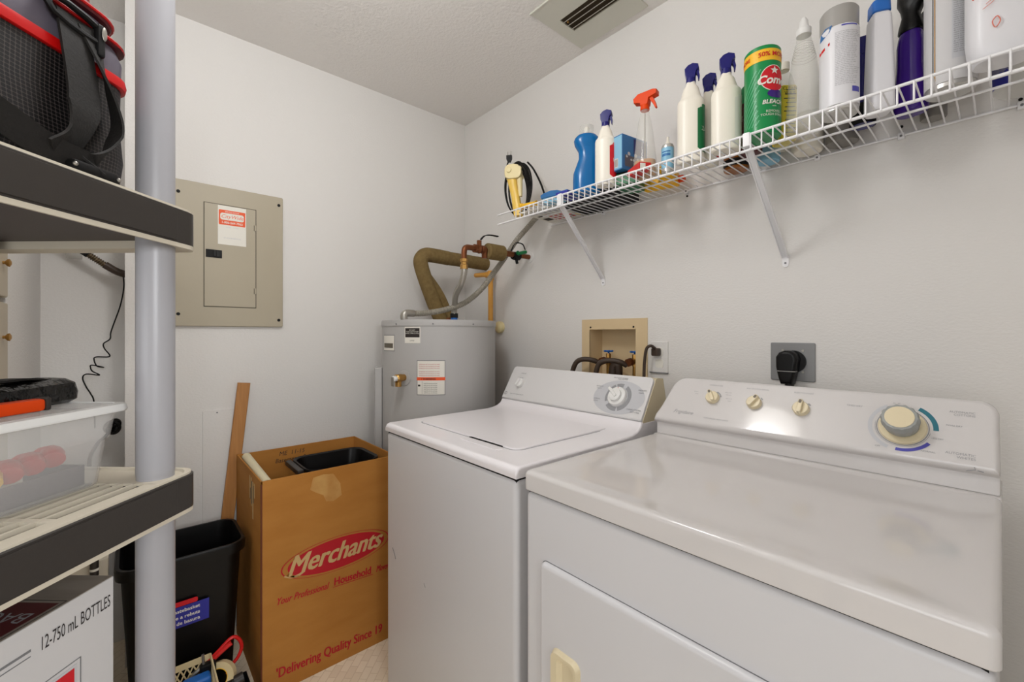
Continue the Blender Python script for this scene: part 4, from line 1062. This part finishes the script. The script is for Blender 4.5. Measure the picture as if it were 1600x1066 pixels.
ptxt('TEMPERATURE', .155, .124, .0068); ptxt('END OF CYCLE SIGNAL', .262, .124, .0062); ptxt('PUSH TO START', .365, .124, .0068)
ptxt('FLUFF', .105, .1, .005); ptxt('LOW', .108, .093, .005); ptxt('DELICATE', .192, .106, .0045); ptxt('MEDIUM', .194, .099, .0045); ptxt('REGULAR', .198, .088, .0045); ptxt('HIGH', .2, .081, .0045)
ptxt('Frigidaire', .085, .028, .0185, shear=.45); ptxt('COMMERCIAL HEAVY DUTY', .178, .023, .0062)
ptxt('TIMED DRY', .465, .104, .0068); ptxt('AUTOMATIC\nCOTTONS', .650, .112, .0075, 'RIGHT'); ptxt('MORE DRY', .622, .082, .0056); ptxt('LESS DRY', .60, .05, .005); ptxt('NORMAL', .588, .02, .0062)
ptxt('AUTOMATIC\nWHITES', .652, .024, .0085, 'RIGHT'); ptxt('OFF', .512, .017, .006)
ptxt('50   40', .535, .12, .005); mb.tube([FP @ Vector(p) for p in ((.640, -.004, -.002), (.652, .0, 0), (.650, .004, .001))], .0009, 4)
mb.tube([FP @ Vector(p) for p in ((.654, -.001, 0), (.662, -.002, -.001))], .001, 4)
mb.build('printed_text', cons, world=True)
FDd = FP @ Matrix.Translation((.547, .068, 0)) @ Matrix.Scale(.80, 4)
mb = MB('lgrey_ink').ring(.060, .069, math.radians(120), math.radians(248), FDd); mb.m('teal').ring(.058, .068, math.radians(0), math.radians(62), FDd)
mb.m('violet').ring(.059, .067, math.radians(262), math.radians(325), FDd); mb.m('dgrey_ink').ring(.0500, .0515, 0, 2 * PI, FDd, 48).ring(.0535, .0542, math.radians(170), math.radians(350), FDd)
mb.build('dial_print', cons, world=True)
mb = MB('knob_cream').lathe([(.0485, 0), (.048, .004), (.046, .006)], 48, FDd); mb.build('dial_skirt', cons, world=True)
mb = MB('knob_clear'); rings = []
for z_, rr, k_ in ((.006, .030, 0), (.014, .0345, .0), (.036, .0375, .0008), (.050, .0375, .0012), (.056, .034, .0006), (.0562, .027, 0)):
    rings.append([((rr + k_ * math.cos(i * 14 * 2 * PI / 84)) * math.cos(2 * PI * i / 84), (rr + k_ * math.cos(i * 14 * 2 * PI / 84)) * math.sin(2 * PI * i / 84), z_) for i in range(84)])
mb.loft(rings, Mx=FDd); dl = mb.build('timer_dial', cons, world=True)
mb = MB('knob_cream').lathe([(.029, .0563), (.0288, .0572), (.0275, .0576)], 40, FDd); mb.build('dial_cap', dl, world=True)
for (u, v, ang) in ((.156, .086, 120), (.262, .084, 62), (.366, .082, 88)):
    FK = FP @ Matrix.Translation((u, v, 0))
    mb = MB('knob_cream').lathe([(.0175, 0), (.0172, .01), (.0155, .012)], 28, FK)
    Fr = FK @ Matrix.Rotation(math.radians(ang), 4, 'Z')
    mb.prism(rrect(-.016, .018, -.005, .005, .004), .010, .021, Fr, bev=.002); mb.m('slot').prism(rrect(.007, .016, -.003, .003, .0025), .021, .0214, Fr); mb.build('knob', cons, world=True)
    mb = MB('plategrey'); mb.ring(.019, .0225, math.radians(15 if u < .2 else 35), math.radians(70 if u < .2 else 55), FK); mb.build('dial_mark', cons, world=True)

# ------------------------------------------------------------------ moving box
BX0, BX1, BY0, BY1, BH = .052, .485, -1.163, -.682, .722
t = thing('cardboard_box', 'tall open brown moving carton with a red oval logo', 'box', ((BX0 + BX1) / 2, (BY0 + BY1) / 2, 0))
th = .005
mb = MB('card'); mb.box(BX1 - th, BX1, BY0, BY1, .0, BH, .001); mb.build('front_panel', t, world=True)
mb = MB('card'); mb.box(BX0, BX0 + th, BY0, BY1, .0, BH, .001); mb.build('back_panel', t, world=True)
mb = MB('card'); mb.box(BX0, BX1, BY0, BY0 + th, .0, BH, .001); mb.m('card_edge').box(BX1 - .004, BX1 + .0006, BY0 - .0006, BY0 + .004, .0, BH - .01); mb.build('side_panel', t, world=True)
mb = MB('card'); mb.box(BX0, BX1, BY1 - th, BY1, .0, BH, .001); mb.build('side_panel', t, world=True)
MB('card_in').box(BX0 + th, BX1 - th, BY0 + th, BY1 - th, .0, .006).build('bottom', t, world=True)
FB = lambda y, z, off=.0006: frame((BX1 + off, y, z), Y_, Z_, X_)
mb = MB('red_ink')
c = (-.909, .405)
mb.ring(0, .0625, 0, 2 * PI, FB(c[0], c[1]) @ Matrix.Diagonal((3.12, 1, 1, 1)), 64, .0002)
mb.m('card').ring(.0600, .0610, 0, 2 * PI, FB(c[0], c[1]) @ Matrix.Diagonal((3.12, 1, 1, 1)), 64, .0005)
mb.m('card').ring(.0555, .0605, 0, 2 * PI, FB(c[0], c[1]) @ Matrix.Diagonal((3.14, 1, 1, 1)), 64, .0004)
mb.m('card_pale')
for q, (dx_, dz_) in enumerate(((0, 0), (.002, .0007), (.004, 0), (.0055, .001), (.003, -.001))):
    mb.text('Merchants', .094, FB(c[0] - .012 + dx_, c[1] - .026 + dz_, .0010 + q * .00006), 'CENTER', shear=.42, sx=.84)
mb.strip([(BX1 + .0008, y_, z_) for y_, z_ in ((-1.092, .386), (-1.072, .375), (-1.050, .373), (-1.028, .382))], .008, .0004, (0, .35, 1))
mb.build('printed_logo', t, world=True, label='red printed oval logo')
mb = MB('red_ink')
rt = Matrix.Rotation(-.05, 4, 'Z')
for dx_, o_z in ((0, .0006), (.0012, .0010)):
    mb.text('Your Professional', .034, FB(-1.120 + dx_, .296, o_z) @ rt, 'LEFT', shear=.35, sx=.66, sp=1.05)
    mb.text('Household', .040, FB(-.930 + dx_, .290, o_z) @ rt, 'LEFT', sx=.80)
    mb.text('Household', .040, FB(-.929 + dx_, .291, o_z + .0002) @ rt, 'LEFT', sx=.80)
    mb.text('Movers', .034, FB(-.768 + dx_, .282, o_z) @ rt, 'LEFT', shear=.35, sx=.55)
    mb.text("'Delivering Quality Since 19", .047, FB(-1.120 + dx_, .050, o_z) @ Matrix.Rotation(-.03, 4, 'Z'), 'LEFT', sx=.69, sp=1.03)
    mb.text("'Delivering Quality Since 19", .047, FB(-1.119 + dx_, .0505, o_z + .0002) @ Matrix.Rotation(-.03, 4, 'Z'), 'LEFT', sx=.69, sp=1.03)
mb.strip([(BX1 + .0006, -.932, .285), (BX1 + .0006, -.780, .2775)], .002, .0004, (0, 0, 1), sm=1)
mb.build('printed_slogan', t, world=True, label='red printed slogan lines')
# stain, torn patches, handwriting
mb = MB('card_stain')
b_ = bmesh.new(); pts = [(-1.0, .70), (-.965, .705), (-.93, .70), (-.905, .66), (-.90, .615), (-.93, .60), (-.955, .605), (-.965, .63), (-.99, .645), (-1.01, .66)]
b_.faces.new([b_.verts.new((p[0], p[1], .0003)) for p in pts]); mb.merge(b_, FB(0, 0, .0002)); mb.build('glue_stain', t, world=True)
mb = MB('card_pale')
for (x_, z0_, z1_, w_) in ((.36, .56, .69, .007), (.335, .60, .70, .006), (.31, .62, .702, .006), (.385, .64, .69, .005)):
    mb.box(x_ - w_, x_ + w_, BY0 - .0006, BY0, z0_, z1_)
mb.m('ink').box(.343, .352, BY0 - .0009, BY0, .61, .69).box(.318, .323, BY0 - .0009, BY0, .62, .66).box(.372, .376, BY0 - .0009, BY0, .62, .68); mb.build('torn_patch', t, world=True)
mb = MB('ink'); FI = frame((BX0 + th + .0004, 0, 0), Y_, Z_, X_)
mb.text('ME  11-15', .026, FI @ Matrix.Translation((-1.01, .688, 0)), shear=.2, sx=.95); mb.text('Basements Storage', .025, FI @ Matrix.Translation((-1.025, .66, 0)), shear=.25, sx=.95); mb.build('handwriting', t, world=True)
# contents: black vessel and cream tube
t = thing('storage_tub', 'black plastic tub standing inside the tall brown moving carton', 'tub', (.262, -.845, .33))
mb = MB('black')
o1 = rrect(-.105, .125, -.14, .14, .05); i1 = rrect(-.10, .12, -.135, .135, .047); b1 = rrect(-.09, .11, -.12, .12, .04)
mb.loft([[(p[0], p[1], -.0) for p in b1], [(p[0], p[1], .355) for p in o1], [(p[0], p[1], .36) for p in rrect(-.112, .132, -.147, .147, .055)], [(p[0], p[1], .368) for p in rrect(-.11, .13, -.145, .145, .053)], [(p[0], p[1], .364) for p in i1], [(p[0] * .9, p[1] * .9, .25) for p in b1]]); mb.build('body', t)
MB('darkgrey').box(-.09, .09, -.17, -.146, .345, .366, .006).build('handle', t)
t = MB('glove_cream').tube([(.085, -1.137, .716), (.10, -1.137, .718), (.30, -1.137, .708), (.455, -1.137, .700)], lambda q: .0165 if q > .02 else .012, 16)
o = t.build('cardboard_tube'); tag(o, 'cream rounded tube lying along the near inside edge of the moving carton', 'tube')
# leaning wood strip
A, B = Vector((.045, -1.243, .004)), Vector((.026, -1.133, 1.008)); d = (B - A).normalized(); w = (Y_ - d * Y_.dot(d)).normalized()
mb = MB('wood').prism(rrect(-.0225, .0225, -.009, .009, .004), 0, (B - A).length, frame(A, w, d.cross(w) * -1, d))
tag(mb.build('wood_strip'), 'brown wooden molding strip leaning on the wall by the carton', 'wood strip')

# ------------------------------------------------------------------ black wastebasket
t = thing('wastebasket', 'tall black rectangular wastebasket behind the rack pole', 'wastebasket', (.263, -1.353, 0))
mb = MB('black')
R_ = lambda dx, dy, r, z: [(p[0], p[1], z) for p in rrect(-dx, dx, -dy, dy, r, 5)]
mb.loft([R_(.100, .125, .035, 0), R_(.104, .13, .037, .01), R_(.122, .155, .045, .47), R_(.131, .168, .052, .472), R_(.133, .170, .053, .497), R_(.130, .167, .052, .505), R_(.122, .158, .046, .505), R_(.118, .152, .043, .47), R_(.098, .122, .033, .012)])
mb.build('body', t)
mb = MB('blueprint'); Fw = frame((.1133, 0, 0), Vector((0, 1, 0)), Vector((.038, 0, 1)).normalized(), X_)
mb.quad(-.055, .060, .285, .352, Fw, .0008)
mb.m('redprint').prism(rrect(-.055, .03, .3535, .368, .005), .0, .002, Fw)
mb.m('label')
for q, z_ in (('Wastebasket', .333), ('Corbeille a rebuts', .313), ('Cesto de basura', .294)): mb.text(q, .0155, Fw @ Matrix.Translation((.036, z_, .0014)), 'RIGHT', bold=.0003)
mb.build('label_panel', t, label='blue and red printed label')

# ------------------------------------------------------------------ plastic basket of tools on the floor
t = thing('tool_basket', 'cream plastic basket with diamond lattice rim on the floor beside the black wastebasket', 'basket', (.53, -1.405, 0))
mb = MB('tape')
mb.box(-.09, .12, -.15, .11, 0, .006)
for (fr, L) in ((frame((-.09, -.15, 0), Y_, Z_, X_), .26), (frame((.12, -.15, 0), Y_, Z_, X_), .26), (frame((-.09, -.15, 0), X_, Z_, -Y_), .21), (frame((-.09, .11, 0), X_, Z_, -Y_), .21)):
    mb.box(0, L, .0, .125, -.001, .001, Mx=fr); mb.box(0, L, .180, .198, -.002, .002, Mx=fr)
    k = 0
    while k * .016 < L:
        for sgn in (1, -1):
            x_a = k * .016; x_b = x_a + sgn * .024
            if 0 <= x_b <= L: mb.cyl(fr @ Vector((x_a, .125, 0)), fr @ Vector((x_b, .18, 0)), .0022, n=5)
        k += 1
mb.build('basket', t)
t = thing('tool_tray', 'low black tray of tools on the floor between basket and carton', 'tray', (.53, -1.235, 0))
MB('matblack').box(-.10, .11, -.052, .040, 0, .004).box(-.10, -.097, -.052, .04, 0, .085).box(.107, .11, -.052, .04, 0, .085).box(-.1, .11, -.052, -.049, 0, .085).box(-.1, .11, .037, .04, 0, .085).build('body', t)
def tool(name, label, cat, loc, rz=0, rot=None): return thing(name, label, cat, loc, rz, rot=rot)
t = tool('tape_roll', 'cream masking tape roll leaning in the tool basket by the carton', 'tape roll', (.465, -1.275, .125), rot=(math.radians(70), 0, math.radians(60)))
MB('tape').loft([[(p * math.cos(2 * PI * i / 28), p * math.sin(2 * PI * i / 28), z) for i in range(28)] for p, z in ((.045, -.012), (.045, .012), (.028, .012), (.028, -.012))], loop=True).build('roll', t)
MB('yellow').loft([[(p * math.cos(2 * PI * i / 28), p * math.sin(2 * PI * i / 28), z) for i in range(28)] for p, z in ((.028, -.012), (.028, .012), (.026, .012), (.026, -.012))], loop=True).build('core', t)
t = tool('pliers', 'red handled pliers looped against the black wastebasket', 'pliers', (.44, -1.25, .15), 0)
MB('red').tube([(-.0, -.06, .02), (0, -.03, .04), (0, .01, .07), (.0, .03, .06), (.0, .04, .03), (0, .03, .0), (0, .01, -.02), (0, .0, -.04)], .0055, 8, sm=6).build('handle', t)
MB('red').tube([(.01, -.07, .0), (.01, -.04, .03), (.01, -.01, .05), (.01, .01, .06)], .007, 8, sm=6).build('handle', t)
MB('steel').tube([(0, -.06, .02), (0, -.09, .0), (.0, -.11, -.03)], .008, 8, sm=4).build('jaw', t)
t = tool('flashlight', 'black flashlight lying across the tool basket toward the carton', 'flashlight', (.50, -1.27, .112), 0)
mb = MB('black'); mb.tube([(0, -.09, -.02), (0, -.04, -.012), (0, .03, .0)], .013, 14, sm=3); mb.build('barrel', t)
MB('darkgrey').tube([(0, .03, .0), (0, .055, .004)], .0175, 14).build('head', t)
MB('yellow').box(-.01, .012, -.06, -.02, -.004, .018, .003).build('switch', t)
t = tool('stapler', 'blue and yellow plastic tool body in the middle of the basket', 'tool', (.49, -1.335, .125), 0)
MB('bluemetal').box(-.02, .02, -.035, .035, -.02, .045, .008, 3).build('body', t)
MB('yellow').box(-.022, .03, -.02, .04, -.05, -.012, .006).build('base', t)
t = tool('screwdriver', 'black and silver screwdriver upright beside the blue tool', 'screwdriver', (.46, -1.305, .10), 0)
MB('matblack').box(-.012, .012, -.02, .022, .0, .085, .006).build('handle', t)
MB('steel').cyl((0, -.01, .085), (0, -.012, .115), .004).build('shaft', t)
t = tool('paint_scraper', 'orange and yellow handled scraper deep in the tool basket', 'scraper', (.49, -1.395, .10), 0)
MB('yellow').box(-.015, .02, -.04, .02, -.04, .03, .006).build('handle', t); MB('red').box(-.016, .0, .02, .03, -.04, .05, .003).build('blade_guard', t)

# ------------------------------------------------------------------ resin storage rack (turned to the room)
RZ = math.radians(-43.15); PR = (1.129, -1.453)
PRr = Matrix.Translation((PR[0], PR[1], 0)) @ Matrix.Rotation(RZ, 4, 'Z')
t = thing('storage_rack', 'grey and cream plastic shelving rack with round poles nearest the camera', 'shelving rack', (PR[0], PR[1], 0), RZ)
LX, LYw = .86, .42       # length toward camera, width
x0, x1, y0, y1 = -.040, LX - .0, -LYw + .047, .047
poles = [(0, 0), (LX - .045, 0), (0, y0 + .047), (LX - .045, y0 + .047)]
tops = [.10, .53, .965, 1.427]
leans = {0: (0, 0), 1: (.0, .0)}


def rack_shelf(zt, zb, first):
    P = lambda e, z: [(p[0], p[1], z) for p in rrect(x0 - e, x1 + e, y0 - e, y1 + e, .032, 6)]
    sh = MB('shelf_cream')
    sh.loft([P(-.018, zb - .002), P(.0025, zb - .006), P(.003, zb + .003), P(-.004, zb + .003), P(-.006, zb + .014), P(-.018, zb + .014)], loop=True)
    sh.loft([P(.0005, zt - .006), P(.0005, zt + .001), P(-.006, zt + .001), P(-.008, zt - .004)], cap0=False, cap1=False)
    # flush deck with rows of slots over a darker tray
    zz = zt - .003
    sh.prism(rrect(x0 + .004, x0 + .075, y0 + .004, y1 - .004, [.001, .001, .028, .028]), zz - .004, zz).prism(rrect(x1 - .075, x1 - .004, y0 + .004, y1 - .004, [.028, .028, .001, .001]), zz - .004, zz)
    sh.box(x0 + .074, x1 - .074, y1 - .034, y1 - .004, zz - .004, zz).box(x0 + .074, x1 - .074, y0 + .006, y0 + .034, zz - .004, zz)
    k = 0
    while y1 - .050 - k * .022 > y0 + .03:
        yk = y1 - .050 - k * .022; sh.box(x0 + .074, x1 - .074, yk - .006, yk, zz - .006, zz); k += 1
    for k in range(5): sh.box(x0 + .21 + k * .145, x0 + .222 + k * .145, y0 + .03, y1 - .03, zz - .006, zz - .0003)
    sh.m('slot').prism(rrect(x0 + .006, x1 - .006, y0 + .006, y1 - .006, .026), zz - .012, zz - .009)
    sh.build('shelf_deck', t)
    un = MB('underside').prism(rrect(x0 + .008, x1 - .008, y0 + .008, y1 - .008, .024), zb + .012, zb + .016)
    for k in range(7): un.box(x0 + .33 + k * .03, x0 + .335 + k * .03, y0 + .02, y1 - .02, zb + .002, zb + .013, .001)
    un.build('shelf_underside', t)
    rim = MB('darkgrey')
    rim.loft([P(.0, zb), P(.003, zb + .001), P(.003, zt - .004), P(.0, zt - .002), P(-.003, zt - .004), P(-.003, zb + .001)], loop=True)
    rim.box(x0 + .055, x1 - .055, y1 + .0028, y1 + .0052, zb + .004, zt - .007, .001)
    rim.build('shelf_rim', t)


for zt in tops: rack_shelf(zt, zt - .062, False)
# pole segments
seg = [(0, .10), (.10, .53), (.53, .965), (.965, 1.427), (1.427, 1.90)]
for i, (px, py) in enumerate(poles):
    mb = MB('pole')
    for (a, b) in seg:
        mb.lathe([(.0262, a), (.0272, a + .01), (.0272, b - .012), (.0262, b)], 32, Matrix.Translation((px, py, 0)))
    mb.build('pole', t)
rk = t


def onrack(x, y, z): return tuple(PRr @ Vector((x, y, z)))


# ---- bag on the upper shelf
ZB = 1.427 - .003 + .001
t = thing('cooler_bag', 'black mesh cooler bag with red trim on the top visible rack shelf', 'bag', onrack(0, 0, ZB), RZ)
bx0, bx1, by0, by1 = .045, .42, -.30, .004
P = lambda e, z, r=.04, sh=0: [(p[0], p[1], z * .94) for p in rrect(bx0 - e, bx1 + e, by0 - e, by1 + e, r, 6)]
mb = MB('meshfab')
mb.loft([P(-.012, 0), P(-.002, .008), P(.002, .06), P(-.001, .12), P(.0, .182)]); mb.build('body', t)
MB('redtrim').loft([P(.001, .180), P(.004, .182), P(.005, .190), P(.004, .197), P(.0, .199)]).build('piping', t)
MB('vinylgrey').loft([P(.0, .198), P(.001, .225), P(-.004, .243), P(-.006, .246)]).build('upper_band', t)
mb = MB('maroon').loft([P(-.001, .244), P(.003, .246), P(.003, .252), P(-.004, .256)]); mb.build('zipper', t)
mb = MB('vinylgrey').loft([P(-.004, .254, .05), P(-.010, .275, .05), P(-.02, .283, .05)]); mb.build('lid', t)
mb = MB('maroon').loft([P(-.006, .279, .05), P(-.004, .284, .05), P(-.008, .292, .05), P(-.016, .300, .05), P(-.036, .33, .06), P(-.07, .352, .05), P(-.11, .36, .03)]); mb.build('flap', t)
mb = MB('redtrim')
for e, z in ((.0045, .249), (-.004, .285), (-.024, .318)):
    mb.tube([(p[0], p[1], z * .94) for p in rrect(bx0 - e, bx1 + e, by0 - e, by1 + e, .05, 8)], .0025, 6, closed=True)
mb.build('trim_cord', t)
# strap
ys = by1 + .008
mb = MB('strap')
mb.strip([(.150, ys + .0, .225), (.148, ys + .006, .18), (.145, ys + .012, .12), (.15, ys + .016, .085), (.165, ys + .018, .045), (.19, ys + .018, .018)], .044, .0035, [(1, 0, .25), (1, 0, .2), (1, .0, 0), (.8, .5, .3), (.7, .5, .5)])
mb.strip([(.130, ys + .001, .225), (.110, ys + .008, .16), (.098, ys + .014, .10), (.115, ys + .018, .055), (.14, ys + .022, .025), (.15, ys + .03, .018)], .03, .003, [(1, 0, 0), (.6, .8, 0), (.2, 1, 0), (.6, .6, .2), (1, 0, .3)])
mb.strip([(.145, ys + .022, .02), (.20, ys + .02, .024), (.27, ys + .014, .05), (.34, ys + .008, .062), (.42, ys + .008, .058)], .035, .004, [(0, .2, 1), (0, .4, 1), (0, .2, 1)])
st = mb.build('strap', t)
mb = MB('matblack').tube([(.118, ys + .004, .232), (.176, ys + .004, .236), (.178, ys + .004, .214), (.120, ys + .004, .21)], .0045, 8, sm=3, closed=True)
mb.box(.11, .122, ys - .002, ys + .01, .19, .238, .004); mb.box(.112, .178, ys + .012, ys + .034, .0, .019, .006)
mb.m('steel').sphere((.176, ys + .033, .011), .003, (1, 1, 1), 8).sphere((.116, ys + .034, .010), .003, (1, 1, 1), 8).sphere((.114, ys + .011, .225), .004, (1, .4, 2.5), 8); mb.build('buckle', st)

# ---- frosted bin with tools on the middle shelf
ZS = .965 - .003 + .001
t = thing('storage_bin', 'frosted clear plastic bin with white rim on the middle rack shelf', 'bin', onrack(0, 0, ZS), RZ)
q0, q1, w0, w1 = .035, .365, -.255, -.062
Q = lambda e, z, r=.02: [(p[0], p[1], z) for p in rrect(q0 - e, q1 + e, w0 - e, w1 + e, r, 5)]
MB('frost').loft([Q(0, 0), Q(.003, .004), Q(.010, .075), Q(.0135, .076), Q(.019, .122), Q(.0175, .122), Q(.008, .074), Q(.001, .006), Q(-.002, .002)]).build('body', t)
mb = MB('white').loft([Q(.0175, .118), Q(.028, .118), Q(.0295, .121), Q(.0275, .130), Q(.019, .1315), Q(.0165, .128)], loop=True); mb.build('rim', t)
mb = MB('frost').loft([Q(.017, .129), Q(.017, .1305)]); mb.build('lid', t)
t2 = thing('parts_tray', 'grey divided tray of hardware seen inside the frosted bin', 'tray', onrack(.185, -.115, ZS + .003), RZ)
mb = MB('vinylgrey').box(-.135, .145, -.06, .04, 0, .003).box(-.135, .145, .037, .04, 0, .032).box(-.135, -.132, -.06, .04, 0, .032).box(.02, .023, -.06, .04, 0, .032); mb.build('tray', t2)
for k, (xx, key) in enumerate(((-.030, 'yellow'), (-.058, 'red'), (-.090, 'red'), (-.122, 'red'))):
    c_ = thing('screwdriver', ['yellow handled screwdriver inside the frosted bin', 'red handled screwdriver beside the yellow one in the frosted bin', 'red handled screwdriver in the middle of the frosted bin', 'red handled screwdriver at the far end of the frosted bin'][k], 'screwdriver', onrack(.19 + xx, -.096 - .004 * k, ZS + .044 + .002 * k), RZ, 'screwdrivers in the frosted bin')
    MB(key).tube([(-.012, -.03, 0), (-.008, -.012, .004), (.004, .004, .004), (.010, .012, .0)], .0145, 12, sm=3).build('handle', c_)
    MB('steel').tube([(-.012, -.03, 0), (-.02, -.055, -.004)], .004, 8).build('shank', c_)
# black tool and orange cutter on the lid
ZL = ZS + .1315
M['pouch'] = mat('pouch_glossy', s(14, 13, 12), 0.18, bump=(35, 0.8, 0.012))
t = thing('tool_pouch', 'shiny black zipped tool pouch lying on the frosted bin', 'pouch', onrack(.105, -.155, ZL), RZ + .10)
mb = MB('pouch'); mb.loft([[(p[0], p[1], z + .010 * max(0, (p[0] + .02)) / .1 * 0 + (.004 * math.sin(p[0] * 60) if z > .02 else 0)) for p in rrect(-.095 - e, .12 + e, -.040 - e, .040 + e, .02 + e * .5, 6)] for e, z in ((-.006, 0), (.002, .006), (.003, .018), (.0, .030), (-.010, .037), (-.022, .039))])
mb.build('body', t)
MB('matblack').prism([(-.07, -.02), (-.02, -.045), (.02, -.035), (.02, .0), (-.04, .02)], .034, .041, Matrix.Identity(4), bev=.003).build('flap', t)
mb = MB('strap').strip([(-.08, 0, .036), (-.02, .01, .045), (.06, .0, .040), (.12, -.01, .03)], .03, .003, (0, 1, 0)); mb.build('strap', t)
t = thing('utility_cutter', 'orange and grey utility cutter lying in front of the black pouch', 'cutter', onrack(.150, -.085, ZL), RZ + .0)
MB('orange').box(-.045, .045, -.010, .010, .0005, .0195, .005).build('body', t)
mb = MB('darkgrey').cyl((.055, -.012, .0135), (.055, .012, .0135), .0132, n=20, bev=.003).box(-.052, -.044, -.0105, .0105, .0005, .021, .003); mb.build('grip', t)

# ---- wine carton on the lower shelf
ZW = .53 - .003 + .001
t = thing('wine_carton', 'white bottle carton with red square on the lower rack shelf', 'box', onrack(0, 0, ZW), RZ)
c0, c1, e0, e1, hh = .052, .40, -.335, -.024, .291
MB('carton').box(c0, c1, e0, e1, 0, hh, .0015).build('body', t)
Ft = frame((0, 0, hh + .0003), X_, Y_, Z_)
mb = MB('carton_top').box(c0 + .001, c1 - .001, e0 + .001, e1 - .001, hh, hh + .0008)
mb.m('maroon').quad(.125, c1, e0 + .03, -.034, frame((0, 0, hh + .0009), X_, Y_, Z_), .0003)
Ftx = lambda x, y: frame((x, y, hh + .0016), -Y_, X_, Z_)
mb.m('ink').box(.1185, .1195, e0 + .03, -.029, hh + .0008, hh + .0011).box(.1185, c1, -.0296, -.0287, hh + .0008, hh + .0011)
mb.m('grey_ink').text('BACO', .031, Ftx(.149, -.040), 'LEFT'); mb.m('ink').text('6', .034, Ftx(.086, -.105), 'LEFT')
mb.build('top_flap', t)
Fs = frame((0, e1 + .0005, 0), -X_, Z_, Y_)     # face +y: text runs toward -x
mb = MB('ink').text('12-750 mL BOTTLES', .027, Fs @ Matrix.Translation((-.159, hh - .044, .0003)), 'LEFT', sx=.43)
mb.m('dgrey_ink').box(c0 + .118, c1, e1, e1 + .0008, hh - .036, hh - .033).box(c0 + .118, c1, e1, e1 + .0008, hh - .043, hh - .042)
for (g0, g1, kk) in ((.078, .33, .0),):
    for (u0, u1, v0, v1) in ((c0 + .0520, c0 + .0530, .03, hh - .091), (c0 + .0530, c1 - .06, hh - .092, hh - .091), (c0 + .0640, c1 - .06, .03, .031)): mb.box(u0, u1, e1, e1 + .0008, v0, v1)
mb.m('lgrey_ink').box(c0 + .058, c1 - .07, e1, e1 + .0006, .04, hh - .097); mb.m('redprint').box(c0 + .062, c1 - .075, e1, e1 + .001, .045, hh - .101)
mb.build('printed_side', t)

# ---- papers and tubes behind the carton on the floor side
t = thing('paper_stack', 'cream papers and a striped tube standing behind the white bottle carton', 'papers', (.30, -1.62, 0))
MB('shelf_cream').box(-.03, .02, -.10, .085, 0, .535, .003).build('binder', t)
mb = MB('darkgrey').cyl((.034, .055, 0), (.034, .055, .56), .010)
mb.m('label')
for k in range(8): mb.cyl((.034, .055, .36 + k * .022), (.034, .055, .367 + k * .022), .0104)
mb.build('striped_tube', t)
